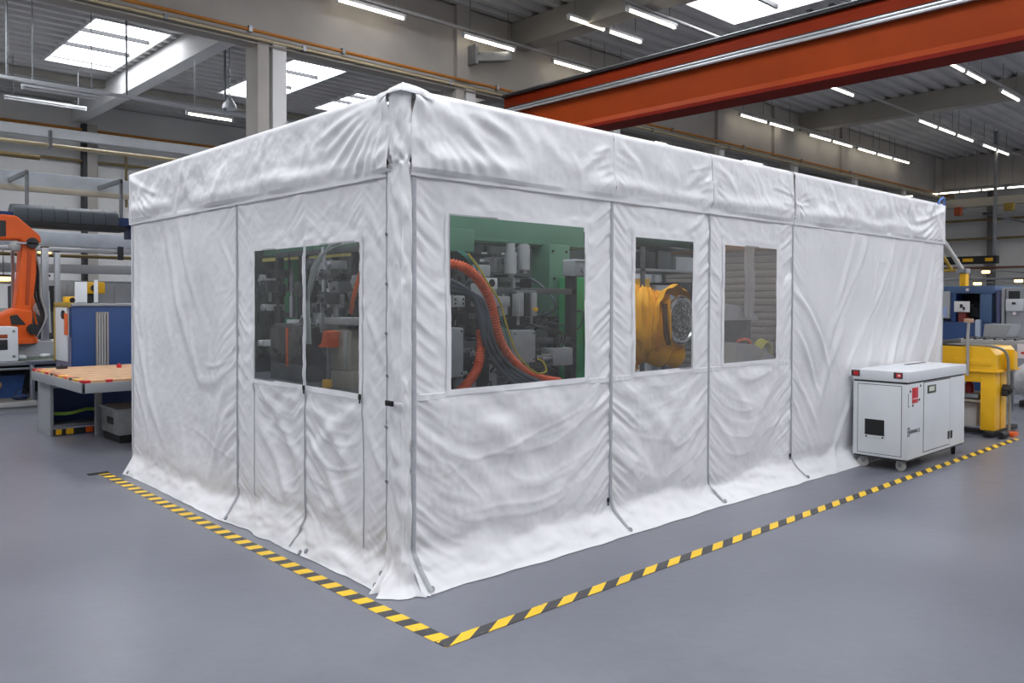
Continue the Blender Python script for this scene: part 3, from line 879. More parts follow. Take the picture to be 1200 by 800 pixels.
X_, Y_ = corner_fn(UU, ZZ)
nu = len(U)
corner = MB().add(list(zip(X_.ravel(), Y_.ravel(), ZZ.ravel())), [(i*nu+k, i*nu+k+1, (i+1)*nu+k+1, (i+1)*nu+k) for i in range(len(Zc)-1) for k in range(nu-1)]).build('corner_cover', CLOTH, tent)
# narrower upper flap between the two open slits
U = np.linspace(-.72, .40, 24); Zc = np.linspace(2.60, 2.835, 20)
UU, ZZ = np.meshgrid(U, Zc)
X_, Y_ = corner_fn(UU, ZZ)
nu = len(U)
MB().add(list(zip((X_+.010).ravel(), (Y_+.010).ravel(), ZZ.ravel())), [(i*nu+k, i*nu+k+1, (i+1)*nu+k+1, (i+1)*nu+k) for i in range(len(Zc)-1) for k in range(nu-1)]).build('corner_flap', CLOTH, tent)
v, f = [], []
NU = 33; NV = 9
for j in range(NV):
    t = j/(NV-1)
    for i in range(NU):
        a = -1+2*i/(NU-1)
        ln = .20
        px = 0 if a < 0 else a*ln; py = -a*ln if a < 0 else 0
        w = min(max((a+.35)/.7, 0), 1); w = w*w*(3-2*w)
        nx, ny = -(1-w), -w; k = math.hypot(nx, ny); nx, ny = nx/k, ny/k
        d = (-.05+.085*math.sin(t*1.6))+.006*float(noise2(np.array([a*5.0]), np.array([t*3.0]), 470)[0])
        z = 2.862-.055*t**2-.012*abs(a)*t+.006*float(noise2(np.array([a*4.0]), np.array([t*2.0+9]), 480)[0])
        v.append((px+nx*d, py+ny*d, z-.02*abs(a)**2))
for j in range(NV-1):
    for i in range(NU-1):
        f.append((j*NU+i, j*NU+i+1, (j+1)*NU+i+1, (j+1)*NU+i))
MB().add(v, f).build('corner_cap', CLOTH, tent)
# dark seam lines on either side of the corner cover
def cz(side):
    v, f = [], []
    Z = np.linspace(.28, 2.4, 120)
    for z in Z:
        a = -.98 if side == 'L' else .70
        x, y = corner_fn(np.array([a]), np.array([z]))
        x, y = float(x[0]), float(y[0])
        for o_ in (-.0028, .0028):
            v.append((x-.003, y+o_, z) if side == 'L' else (x+o_, y-.003, z))
    return MB().add(v, [(2*i, 2*i+1, 2*i+3, 2*i+2) for i in range(len(Z)-1)]).build('seam', M_zipdark, corner)
cz('L')
for z in (2.02, 1.74, 1.46, 1.22, .93, .62):
    x, y = corner_fn(np.array([-.97]), np.array([z]))
    m = MB(); m.ring((float(x[0])-.004, float(y[0]), z), (1, 0, 0), .008, .0035, 14, 6); m.build('eyelet', M_steel, corner)
# strap with dark toggle at the corner, zip sliders
t = MB(); t.box(-.045, -.03, .03, .10, 1.055, 1.085, .004); t.build('toggle', M_black, corner)
m = MB(); m.box(-.034, -.026, -.05, .03, 1.062, 1.080, .002); m.build('strap', CLOTH, corner)
for side, s, z, key in (('R', 1.765, .245, 'R0'), ('R', 4.31, .24, 'R2'), ('L', 1.08, 1.075, 'L0'), ('L', .405, 1.075, 'L0')):
    b = float(disp(side, np.array([s]), np.array([z]))[0])
    m = MB()
    c = Vector(place(side, s, b+.012, z))
    m.box(c.x-.007, c.x+.007, c.y-.007, c.y+.007, c.z-.016, c.z+.016, .003)
    m.box(c.x-.004, c.x+.004, c.y-.004, c.y+.004, c.z-.04, c.z-.012, .003)
    m.build('zip_slider', M_dark, ZP[key])
# screws with washers holding the skirt
for side, s, z, key in (('R', .135, .03, 'R0'), ('R', 1.90, .03, 'R1'), ('R', 3.12, .03, 'R2'), ('R', 4.49, .03, 'R3'), ('L', 2.12, .03, 'L2'), ('L', .97, .04, 'L0'), ('L', 1.03, .02, 'L0'), ('L', .16, .03, 'L0'), ('L', .155, .09, 'L0'), ('L', 4.30, .03, 'L2')):
    b = float(disp(side, np.array([s]), np.array([z]))[0])
    c = Vector(place(side, s, b+.002, z))
    n = Vector((0, -1, .9)).normalized() if side == 'R' else Vector((-1, 0, .9)).normalized()
    m = MB(); m.ring(c, n, .013, .005, 16, 6); m.cyl(c-n*.004, c+n*.003, .009, n=10)
    m.build('eyelet', M_steel, ZP[key])

# frame: posts and top tubes, plain rear curtains
def tube(a, b, nm='frame_tube'):
    MB().cyl(a, b, .024, n=12).build(nm, M_alu, tent)
for (x, y) in ((.045, .045), (7.97, .045), (7.97, 4.34), (.045, 4.34), (4.33, .05)):
    tube((x, y, 0), (x, y, 2.80), 'post')
tube((.04, .03, 2.805), (8.0, .03, 2.805)); tube((.03, .04, 2.805), (.03, 4.36, 2.805)); tube((.04, 4.35, 2.805), (8.0, 4.35, 2.805)); tube((7.98, .04, 2.805), (7.98, 4.36, 2.805))
tube((4.33, .04, 2.805), (4.33, 4.35, 2.805))
for (a, b, c, d) in ((8.03, 8.035, .01, 4.38), (.0, 8.03, 4.385, 4.39)):
    n = 60
    v, f = [], []
    Zs = np.linspace(.005, 2.82, 20)
    for i in range(n+1):
        t_ = i/n
        for z in Zs:
            w = .012*math.sin(t_*70)+.008*math.sin(t_*23+z*2)
            v.append((8.03+w, c+(d-c)*t_, z) if c < 1 else (a+(b-a)*t_, 4.388+w, z))
    k = len(Zs)
    f = [(i*k+j, i*k+j+1, (i+1)*k+j+1, (i+1)*k+j) for i in range(n) for j in range(k-1)]
    MB().add(v, f).build('curtain_panel', CLOTH, tent)
# blue and white strap ends on the top of the far corner
m = MB(); m.loft(bez([(7.80, .0, 2.80), (7.84, -.02, 2.87), (7.92, -.02, 2.90), (7.99, -.01, 2.86), (8.0, 0, 2.80)], 5), .014, 8); m.build('blue_strap', mat('blue_strap', (92, 128, 196), .6), tent)

# ------------------------------------------------------------------ hazard tape on the floor
t1 = MB().box(-.255, -.165, -.72, 4.56, .0005, .002).build('floor_tape', stripe_material('hazard_tape_straight', 1, .2, .165), label='black and yellow hazard tape along the left side of the white tent', cat='floor tape', smooth=False)
t2 = MB().box(-.25, 8.5, -.72, -.64, .002, .0035).build('floor_tape', stripe_material('hazard_tape_slanted', 0, -1.7, .245), label='black and yellow hazard tape along the right side, running past the cabinet', cat='floor tape', smooth=False)
MB().box(-.34, -.16, 4.52, 4.60, .0005, .006).build('floor_tape', M_black, label='short black tape strip across the far left end of the hazard tape', cat='floor tape', smooth=False)
# ------------------------------------------------------------------ machinery inside the enclosure
M_mach = mat('machine_grey', (86, 90, 92), .5, .2, .12, 5)
M_machdark = mat('machine_dark', (40, 43, 45), .5, .3, .2, 5)
M_lightbox = mat('light_grey_box', (164, 167, 168), .45, 0, .08)
M_conduit = mat('orange_conduit', (226, 92, 34), .45, 0, .1)
M_cable = mat('grey_cable', (74, 82, 92), .5, 0, .1)
M_ywire = mat('yellow_green_wire', (196, 180, 40), .5)
press = thing('press_machine', 'tall green and dark machine full of hoses seen through the large clear window', 'machine', (3.0, 2.4, 0))
m = MB(); m.box(1.3, 3.15, 1.45, 3.7, .1, .80, .02); m.box(1.35, 3.1, 1.40, 1.5, .2, .7, .01)
for x in (1.5, 2.3, 3.05):
    for y in (1.6, 3.5): m.cyl((x, y, 0), (x, y, .1), .07, n=12)
m.build('machine_bed', M_machdark, press)
pt = thing('dark_backdrop', 'dark grey green partition panel added at the back to darken the view into the tent', 'backdrop', (3.2, 4.15, 0))  # added dark sheet, darkens what shows through the windows
MB().box(.15, 6.4, 4.10, 4.18, .02, 2.62, .01).build('panel', mat('machine_panel', (58, 66, 63), .5, .1, .2, 3), pt)
for x in (.2, 2.2, 4.2, 6.35): MB().box(x-.03, x+.03, 4.05, 4.10, 0, 2.66, .005).build('stud', M_machdark, pt)
MB().box(1.4, 3.15, 3.2, 3.5, .8, 2.5, .02).build('back_plate', mat('machine_panel', (58, 66, 63), .5, .1, .2, 3), press)
m = MB(); m.box(.55, 3.3, 1.62, 1.86, 2.14, 2.36, .012); m.box(.55, 3.3, 1.60, 1.62, 2.16, 2.19); m.build('cross_beam', M_green, press)
m = MB(); m.box(1.50, 1.82, 1.52, 1.62, 2.05, 2.24, .008); m.build('beam_bracket', M_green, press)
gp = MB(); gp.box(2.70, 2.97, 1.50, 1.74, 1.50, 2.16, .01); gp = gp.build('column_plate', M_green, press)
m = MB()
for (x, z) in ((2.74, 2.1), (2.92, 2.1), (2.76, 1.85), (2.9, 1.83), (2.84, 1.7), (2.82, 1.58), (2.93, 1.56), (2.74, 1.56)):
    m.cyl((x, 1.502, z), (x, 1.49, z), .012, n=10)
m.build('bolt_heads', M_dark, gp)
m = MB(); m.box(2.80, 2.97, 1.28, 1.48, .8, 1.86, .008); m.box(2.965, 2.985, 1.27, 1.36, .8, 1.86, .003); m.build('guard_panel', mat('bright_green', (44, 150, 92), .42, 0, .06), press)
m = MB()
for (x, y) in ((1.42, 1.75), (3.05, 1.75), (3.05, 3.0), (1.42, 3.0)):
    m.box(x-.06, x+.06, y-.06, y+.06, .8, 2.5, .006)
m.build('frame_posts', M_machdark, press)
m = MB()
for z in (1.15, 1.5, 1.8, 2.05): m.box(1.36, 3.12, 1.92, 1.97, z-.02, z+.02); m.box(1.36, 3.12, 2.5, 2.55, z-.02, z+.02)
m.build('mounting_rails', M_mach, press)
# three green uprights at the left
m = MB(); m.box(1.3, 1.52, 3.72, 4.02, 0, 2.25, .01); m.build('upright', mat('bright_green', (44, 150, 92), .42, 0, .06), press)
m = MB(); m.box(1.2, 1.36, 2.6, 4.2, 2.08, 2.34, .01); m.box(1.19, 1.2, 2.6, 4.2, 2.09, 2.12); m.build('cross_beam', M_green, press)
m = MB(); m.box(1.18, 1.19, 2.2, 4.2, 2.03, 2.065); m.build('warning_strip', mat('straw_strip', (196, 186, 110), .5), press)
r2 = random.Random(4)
mm_ = [M_mach, M_machdark, M_lightbox, M_steel, M_grey_paint, M_machdark]
for i in range(58):
    row = r2.choice((1.9, 1.9, 2.45, 2.2))
    x = r2.uniform(1.35, 3.0); z = r2.choice((.9, 1.15, 1.5, 1.8, 2.0))+r2.uniform(-.05, .05)
    w, d, h = r2.uniform(.05, .2), r2.uniform(.08, .25), r2.uniform(.06, .2)
    m = MB(); k = r2.random(); mt = r2.choice(mm_)
    if k < .45:
        m.box(x-w/2, x+w/2, row-d, row, z-h/2, z+h/2, .006); m.box(x-w*.3, x+w*.3, row-d-.02, row-d, z-h*.3, z+h*.3, .003)
        for q in range(3): m.cyl((x-w*.3+q*w*.3, row-d*.6, z+h/2), (x-w*.3+q*w*.3, row-d*.6, z+h/2+.03), .012, n=8)
        m.build('valve_block', mt, press)
    elif k < .75:
        m.cyl((x, row-d, z), (x, row, z), w*.35, n=14); m.cyl((x, row-d-.03, z), (x, row-d, z), w*.22, n=12); m.cyl((x, row-.03, z), (x, row, z), w*.42, n=14)
        m.build('air_cylinder', mt, press)
    else:
        m.cyl((x, row-d*.7, z-h), (x, row-d*.7, z+h), w*.25, n=12); m.box(x-w*.35, x+w*.35, row-d, row-d*.3, z+h, z+h+.03, .004); m.cyl((x, row-d*.7, z+h+.03), (x, row-d*.7, z+h+.08), .012, n=8)
        m.build('regulator', mt, press)
for i in range(26):
    x = r2.uniform(1.4, 2.7); z = r2.uniform(.95, 2.0); y = r2.uniform(1.25, 1.8)
    pts = [(x, 1.9, z)]
    for k in range(3):
        pts.append((x+r2.uniform(-.15, .25), y+r2.uniform(-.12, .12), z-r2.uniform(-.05, .3)*(k+1)*.5))
    pts.append((x+r2.uniform(0, .4), 1.9, z-r2.uniform(.1, .4)))
    MB().loft(bez(pts, 7), r2.choice((.006, .008, .012)), 7).build('hose', r2.choice((M_black, M_dark, M_cable, M_black)), press)

def corrugated(name, pts, r, pitch, label, group):
    P_ = bez(pts, 24)
    # resample evenly
    L_ = [0]
    for a, b in zip(P_, P_[1:]): L_.append(L_[-1]+(b-a).length)
    n = int(L_[-1]/pitch)*4
    out, rad, j = [], [], 0
    for i in range(n+1):
        s_ = L_[-1]*i/n
        while j < len(L_)-2 and L_[j+1] < s_: j += 1
        t_ = (s_-L_[j])/max(1e-9, L_[j+1]-L_[j])
        out.append(P_[j].lerp(P_[j+1], t_)); rad.append(r*(1, 1, .76, .76)[i % 4])
    return MB().loft(out, rad, 14).build(name, M_conduit, angle=60, label=label, cat='conduit', group=group)
corrugated('corrugated_conduit', [(.82, 1.0, 1.92), (1.02, .78, 1.90), (1.16, .75, 1.83), (1.28, .75, 1.71), (1.345, .75, 1.57), (1.385, .75, 1.42), (1.46, .75, 1.28), (1.60, .75, 1.15), (1.78, .75, 1.055), (2.05, .75, 1.0)], .038, .021,
           'long orange ribbed conduit curving down behind the large clear window', 'orange conduits')
corrugated('corrugated_conduit', [(1.27, .80, 1.42), (1.22, .74, 1.30), (1.15, .70, 1.16), (1.03, .68, 1.05), (.93, .68, .98)], .036, .021,
           'short orange ribbed conduit low behind the left edge of the large clear window', 'orange conduits')
for i in range(8):
    a = i*.026
    pts = [(.85+.0*a, .85+a*.4, 1.84-a*.6), (1.0+a*.2, .72+.03*(i % 3), 1.76-a*.35), (1.12+a*.42, .69+.03*(i % 3), 1.66-a*.05), (1.17+a*.5, .68+.03*(i % 2), 1.50), (1.21+a*.55, .68+.02*(i % 3), 1.34),
           (1.30+a*.7, .68+.02*(i % 3), 1.20), (1.48+a*.85, .68+.03*(i % 2), 1.05+a*.2), (1.75+a, .70, .95+a*.15)]
    MB().loft(bez(pts, 8), .0145, 9).build('cable', M_cable, label='dark grey cable in the bundle beside the long orange conduit', cat='cable', group='grey cables of the bundle')
MB().loft(bez([(1.10, .74, 1.98), (1.19, .72, 1.87), (1.26, .71, 1.77), (1.38, .71, 1.63), (1.45, .71, 1.45), (1.56, .71, 1.24), (1.74, .71, 1.10), (1.86, .71, 1.10), (1.84, .72, 1.17), (1.79, .73, 1.2)], 10), .007, 7).build('ground_wire', M_ywire, label='thin yellow green wire looping beside the orange conduit', cat='wire')
for i in range(3):
    MB().loft(bez([(1.05+.02*i, .8, 2.0), (1.12+.03*i, .76, 1.93), (1.2+.03*i, .76, 1.82), (1.36+.03*i, .8, 1.6), (1.5+.03*i, .82, 1.35), (1.62, .85, 1.1)], 8), .006, 6).build('thin_wire', mat('teal_wire', (40, 128, 112), .5), label='thin teal wire behind the yellow green wire', cat='wire', group='teal wires')

def junction_box(x0, x1, y0, y1, z0, z1, m_, label, name='junction_box'):
    t = thing(name, label, 'box', ((x0+x1)/2, (y0+y1)/2, z0))
    MB().box(x0, x1, y0+.012, y1, z0, z1, .006).build('body', m_, t)
    MB().box(x0+.004, x1-.004, y0, y0+.012, z0+.004, z1-.004, .004).build('lid', m_, t)
    m = MB()
    for x in (x0+.02, x1-.02):
        for z in (z0+.025, z1-.025): m.cyl((x, y0-.003, z), (x, y0, z), .008, n=10)
    m.build('screws', M_dark, t)
    for q in (x0+(x1-x0)*.3, x0+(x1-x0)*.7):
        MB().loft(bez([(q, y0+.06, z0), (q, y0+.05, z0-.06), (q+.03, y0+.1, z0-.14), (q+.08, y0+.3, z0-.22)], 5), .01, 8).build('cable_tail', M_black, t)
    return t
stand = thing('machine_stand', 'low grey steel stand holding the boxes behind the large clear window', 'stand', (1.5, .95, 0))
MB().box(.62, 2.6, 1.06, 1.3, .84, .90, .006).build('top_plate', M_mach, stand)
for x in (.68, 1.6, 2.55): MB().box(x-.04, x+.04, 1.14, 1.22, 0, .84, .004).build('leg', M_mach, stand)
for x, z1 in ((.72, 1.75), (1.60, 1.95), (1.95, 1.75), (2.62, 2.0)): MB().box(x-.035, x+.035, 1.12, 1.2, .9, z1, .004).build('upright', M_machdark, stand)
MB().box(.72, 2.65, 1.12, 1.17, 1.70, 1.75, .004).build('crossbar', M_mach, stand)
MB().box(.72, 2.65, 1.12, 1.17, 1.28, 1.33, .004).build('crossbar', M_mach, stand)
junction_box(.74, .945, .60, 1.1, 1.12, 1.46, M_grey_paint, 'tall grey steel box at the lower left corner of the large window')
junction_box(.865, .975, .62, 1.12, 1.60, 1.68, M_lightbox, 'small light grey box left of the cable bundle')
junction_box(1.735, 1.985, .95, 1.12, 1.15, 1.41, M_grey_paint, 'square grey box in the middle of the large window below the white valves')
t = thing('valve_unit', 'white stacked valve unit right of the yellow green wire', 'valve', (1.52, 1.0, 1.6))
MB().box(1.44, 1.58, .97, 1.12, 1.60, 1.78, .008).build('body', M_lightbox, t); MB().box(1.45, 1.57, .95, .97, 1.735, 1.82, .006).build('gauge_plate', M_white_paint, t)
m = MB(); m.cyl((1.51, .945, 1.78), (1.51, .95, 1.78), .03, n=18); m.build('dial', M_dark, t)
MB().box(1.42, 1.54, 1.0, 1.12, 1.83, 1.92, .008).build('head', M_lightbox, t)
MB().box(1.58, 1.74, .99, 1.12, 1.60, 1.68, .008).build('outlet', M_lightbox, t)
m = MB(); m.cyl((1.50, .98, 1.60), (1.50, .98, 1.42), .03, n=14); m.cyl((1.50, .98, 1.42), (1.50, .98, 1.35), .02, n=12); m.build('filter_bowl', mat('pale_blue_bowl', (196, 214, 226), .2), t)
t = thing('actuator_pair', 'pair of slim grey actuators above the square grey box', 'actuator', (1.98, 1.05, 1.5))
for x in (1.89, 1.96, 2.04): 
    m = MB(); m.box(x-.028, x+.028, 1.02, 1.1, 1.52, 1.71, .006); m.cyl((x, 1.06, 1.45), (x, 1.06, 1.52), .012, n=10); m.build('actuator_body', M_lightbox if x != 1.96 else M_machdark, t)
MB().box(2.02, 2.07, 1.012, 1.02, 1.56, 1.59, .002).build('yellow_tag', M_yellow, t)
MB().box(1.86, 2.08, 1.04, 1.12, 1.70, 1.73, .004).build('bracket', M_steel, t)
t = thing('servo_motor', 'grey servo motor lying at the lower right of the large window', 'motor', (2.3, 1.0, 1.1))
m = MB(); m.box(2.24, 2.48, 1.0, 1.14, 1.10, 1.25, .015); m.build('housing', M_grey_paint, t)
m = MB(); m.cyl((2.12, 1.05, 1.18), (2.24, 1.05, 1.18), .045, n=16); m.cyl((2.08, 1.05, 1.18), (2.12, 1.05, 1.18), .02, n=12); m.build('shaft_end', M_chrome, t)
for q in range(4):
    MB().loft(bez([(2.3+.03*q, 1.05, 1.25), (2.25+.04*q, 1.0, 1.36), (2.1+.03*q, 1.0, 1.42), (1.98, 1.06, 1.46)], 6), .008, 7).build('motor_cable', M_black, t)
t = thing('camera_box', 'grey camera box on a post at the upper right of the large window', 'box', (2.65, 1.15, 1.86))
m = MB(); m.box(2.56, 2.73, 1.06, 1.2, 1.86, 1.99, .008); m.cyl((2.66, 1.04, 1.92), (2.66, 1.06, 1.92), .03, n=14); m.build('housing', M_grey_paint, t)
MB().box(2.56, 2.74, 1.05, 1.2, 1.99, 2.005, .003).build('cover', M_white_paint, t)
t = thing('air_filter', 'pale upright filter cylinders under the green cross beam', 'filter', (2.35, 1.55, 1.9))
for x, z0, z1 in ((2.26, 1.88, 2.06), (2.42, 1.92, 2.14)):
    m = MB(); m.cyl((x, 1.55, z0), (x, 1.55, z1), .055, n=16); m.cyl((x, 1.55, z1), (x, 1.55, 2.15), .04, n=14); m.cyl((x, 1.55, z0-.03), (x, 1.55, z0), .03, n=12); m.build('filter_body', M_lightbox, t)

# robot in a yellow protective jacket with a film-wrapped flange
rob = thing('jacketed_robot', 'robot in wrinkled yellow protective jacket behind the middle clear window', 'robot', (3.85, 1.78, 0))
m = MB(); m.cyl((3.85, 1.78, 0), (3.85, 1.78, .12), .27, n=24); m.loft([(3.85, 1.78, .12), (3.85, 1.78, .5), (3.85, 1.78, .8)], [.24, .21, .2], 20); m.build('base', M_machdark, rob)
P_ = bez([(3.83, 1.78, .75), (3.80, 1.74, 1.1), (3.60, 1.50, 1.40), (3.36, 1.20, 1.45), (3.40, 1.02, 1.46), (3.50, .90, 1.465), (3.58, .80, 1.47)], 22)
R_ = np.interp(np.linspace(0, 1, len(P_)), [0, .18, .38, .55, .75, .9, 1], [.27, .32, .36, .36, .30, .25, .24])
v, f = [], []
n = 96
a = Vector((0, 0, 1))
for i, p in enumerate(P_):
    d = (P_[min(i+1, len(P_)-1)]-P_[max(i-1, 0)]).normalized()
    u_ = d.cross(Vector((.3, -1, .2))).normalized(); w_ = d.cross(u_)
    for k in range(n):
        q = 2*math.pi*k/n
        rr = R_[i]*(1+.055*(1-abs(math.sin(i*.62+1.6*math.sin(q)+.5*math.sin(q*3+i*.2))))**2*1.6+.06*float(noise2(np.array([math.cos(q)*2.5+math.sin(q)*1.5+9]), np.array([i*.45+q*0]), 600)[0]))
        rr *= 1+.16*max(0, -(u_*math.cos(q)+w_*math.sin(q)).z)
        v.append(p+(u_*math.cos(q)+w_*math.sin(q))*rr)
for i in range(len(P_)-1):
    for k in range(n):
        f.append((i*n+k, i*n+(k+1) % n, (i+1)*n+(k+1) % n, (i+1)*n+k))
M_jacket = mat('yellow_jacket', (240, 172, 18), .6, 0, .08, 5, .35, 30, spec=.25)
MB().add(v, f).build('jacket_sleeve', M_jacket, rob, angle=80)
# cuff folded over the flange, gathered
v, f = [], []
n = 80
for j in range(8):
    t_ = j/7
    y = .83-.13*t_
    for k in range(n):
        q = 2*math.pi*k/n
        rr = .235+.055*math.sin(t_*2.6)+.012*math.sin(q*11+j*.5)*t_+.05*max(0, math.sin(q-.4))*t_
        v.append((3.585+rr*math.cos(q)*.98-.03*t_, y, 1.475+rr*math.sin(q)))
for j in range(7):
    for k in range(n): f.append((j*n+k, j*n+(k+1) % n, (j+1)*n+(k+1) % n, (j+1)*n+k))
MB().add(v, f).build('jacket_cuff', M_jacket, rob, angle=80)
m = MB(); m.ring((3.60, .70, 1.47), (0, 1, 0), .195, .028, 40, 10); m.build('flange_ring', M_chrome, rob)
m = MB(); m.cyl((3.60, .70, 1.47), (3.60, .76, 1.47), .19, n=40); m.build('flange_plate', mat('flange_grey', (92, 100, 100), .3, .6), rob)
m = MB()
for k in range(10):
    q = 2*math.pi*k/10; m.cyl((3.6+.13*math.cos(q), .69, 1.47+.13*math.sin(q)), (3.6+.13*math.cos(q), .70, 1.47+.13*math.sin(q)), .016, n=10)
m.cyl((3.60, .685, 1.47), (3.60, .70, 1.47), .07, n=24)
m.build('flange_bolts', M_machdark, rob)
v, f = [], []
for j in range(14):
    for k in range(48):
        q = 2*math.pi*k/48; rr = .228*j/13
        v.append((3.6+rr*math.cos(q), .665+.03*(j/13)**3+.012*float(noise2(np.array([math.cos(q)*j*.6]), np.array([math.sin(q)*j*.6]), 610)[0]), 1.47+rr*math.sin(q)))
for j in range(13):
    for k in range(48): f.append((j*48+k, j*48+(k+1) % 48, (j+1)*48+(k+1) % 48, (j+1)*48+k))
MB().add(v, f).build('film_wrap', film_material('crinkled_film', .06, 3.2, (226, 232, 232), 26, 1.0), rob, angle=80)
m = MB(); m.loft(bez([(3.36, .70, 1.62), (3.34, .68, 1.48), (3.36, .68, 1.36), (3.42, .70, 1.26)], 6), .022, 8); m.build('gathering_strap', mat('brown_strap', (92, 60, 34), .6), rob)
m = MB(); m.loft(bez([(3.16, 1.1, 1.27), (3.40, .94, 1.24), (3.58, .84, 1.17), (3.72, .8, 1.12)], 6), [.17]*6+[.16]*6+[.11]*6+[.07], 18); m.build('jacket_tail', M_jacket, rob)

# what stands behind the robot
rack = thing('storage_rack', 'grey rack with boxes standing behind the yellow jacketed robot', 'rack', (5.2, 2.3, 0))
for x in (4.7, 5.9):
    for y in (2.0, 2.6): MB().box(x-.02, x+.02, y-.02, y+.02, 0, 2.3, .003).build('upright', M_mach, rack)
for z in (.5, 1.1, 1.62, 1.98, 2.26): MB().box(4.68, 5.92, 1.98, 2.62, z, z+.03, .004).build('shelf', M_grey_paint, rack)
for (x0, x1, z, h, m_, lab) in ((4.74, 5.0, 2.01, .2, M_machdark, 'dark box at the left of the upper rack shelf'), (5.05, 5.3, 2.01, .22, M_mach, 'grey box in the middle of the upper rack shelf'), (5.4, 5.85, 2.01, .16, M_lightbox, 'pale box at the right of the upper rack shelf'),
                            (4.76, 4.9, 1.65, .25, M_yellow, 'yellow box on the second rack shelf'), (5.0, 5.4, 1.65, .18, M_lightbox, 'pale box on the second rack shelf'), (5.45, 5.85, 1.65, .22, M_dark, 'dark box at the right of the second rack shelf'),
                            (4.8, 5.3, 1.13, .3, M_machdark, 'wide dark box on the lower rack shelf'), (5.4, 5.85, 1.13, .25, M_lightbox, 'pale box on the lower rack shelf')):
    MB().box(x0, x1, 2.05, 2.5, z, z+h, .01).build('storage_box', m_, label=lab, cat='box')
t = thing('roll_cover', 'rolled dark green cover hung above the rack behind the middle window', 'cover', (4.6, 1.7, 2.26))
m = MB(); m.loft(bez([(3.9, 1.6, 2.30), (4.4, 1.62, 2.28), (4.8, 1.61, 2.30), (5.3, 1.6, 2.28)], 6), .07, 12); m.build('cover_roll', mat('dark_green_cloth', (70, 88, 82), .8, 0, .2), t)
for x in (4.0, 4.7, 5.2): MB().cyl((x, 1.6, 2.3), (x, 1.6, 2.78), .012, n=6).build('hanger', M_steel, t)
MB().cyl((3.5, 1.6, 2.79), (5.6, 1.6, 2.79), .02, n=8).build('hanger_bar', M_steel, t)
# far end seen through the last window
sh = thing('roller_shutter', 'grey slatted shutter seen through the smallest right window', 'shutter', (7.72, 2.6, 0))
m = MB()
for k in range(24):
    z = .02+k*.098
    m.prism([(0, 0), (.022, .01), (.03, .05), (.022, .088), (0, .095)], (7.70, 1.3, z), (-1, 0, 0), (0, 0, 1), (0, 1, 0), 2.7)
m.build('slats', mat('shutter_slat', (128, 122, 116), .5, .2, .1), sh)
for y in (1.26, 4.0): MB().box(7.62, 7.76, y-.04, y+.04, 0, 2.5, .005).build('guide_rail', M_grey_paint, sh)
m = MB(); m.cyl((7.68, 1.24, 2.46), (7.68, 4.04, 2.46), .11, n=18); m.build('roller_box', mat('tan_glow', (196, 150, 104), .5), sh)  # tan colour stands in for a warm glow along the window top
bm_ = thing('parts_feeder', 'dark boxy feeder with a sloped grey hood behind the smallest window', 'machine', (6.0, 1.8, 0))
m = MB(); m.box(5.55, 6.35, 1.62, 1.93, 0, 1.42, .015); m.build('body', M_machdark, bm_)
m = MB(); m.prism([(5.5, 1.42), (6.4, 1.42), (6.4, 1.47), (5.9, 1.6), (5.5, 1.64)], (0, 1.56, 0), (1, 0, 0), (0, 0, 1), (0, 1, 0), .38); m.build('hood', M_grey_paint, bm_)
m = MB(); m.loft(bez([(5.98, 1.58, 1.17), (6.1, 1.57, 1.19), (6.22, 1.57, 1.17), (6.28, 1.58, 1.09)], 6), .018, 8); m.build('orange_handle', M_orange, bm_)
MB().prism([(5.5, .9), (6.5, .9), (6.5, .93), (5.9, 1.14), (5.5, 1.18)], (0, 1.3, 0), (1, 0, 0), (0, 0, 1), (0, 1, 0), .3).build('chute', M_lightbox, bm_)
m = MB()
for x in (5.55, 6.45):
    m.box(x-.02, x+.02, 1.32, 1.36, 0, .9); 
m.build('chute_legs', M_steel, bm_)
m = MB()
v, f = [], []
for i in range(13):
    for k in range(30):
        v.append((6.0+i*.018+.01*math.sin(k*.4), 1.5+.02*math.sin(i*1.1)+.01*math.sin(k*.5), 1.45+k*.0465))
for i in range(12):
    for k in range(29): f.append((i*30+k, i*30+k+1, (i+1)*30+k+1, (i+1)*30+k))
t = thing('film_strip', 'hanging pale blue plastic strip behind the smallest right window', 'plastic strip', (6.1, 1.5, 1.45))
MB().add(v, f).build('strip', film_material('blue_film', .30, 1.5, (206, 214, 226), 9, .4), t, angle=80)
MB().cyl((6.1, 1.5, 2.78), (6.1, 1.5, 3.6-.8), .02, n=8).build('hook', M_steel, t)
t = thing('hose_coil', 'yellow green coiled hose low at the right of the smallest window', 'hose', (6.75, 1.7, .8))
m = MB()
for k in range(4): m.ring((6.78, 1.66+.03*k, 1.0+.01*k), (0, 1, .1), .13, .016, 22, 6)
m.build('coil', mat('lime_hose', (182, 184, 70), .5), t)
MB().box(6.6, 6.95, 1.7, 1.9, 0, 1.05, .01).build('coil_stand', M_grey_paint, t)

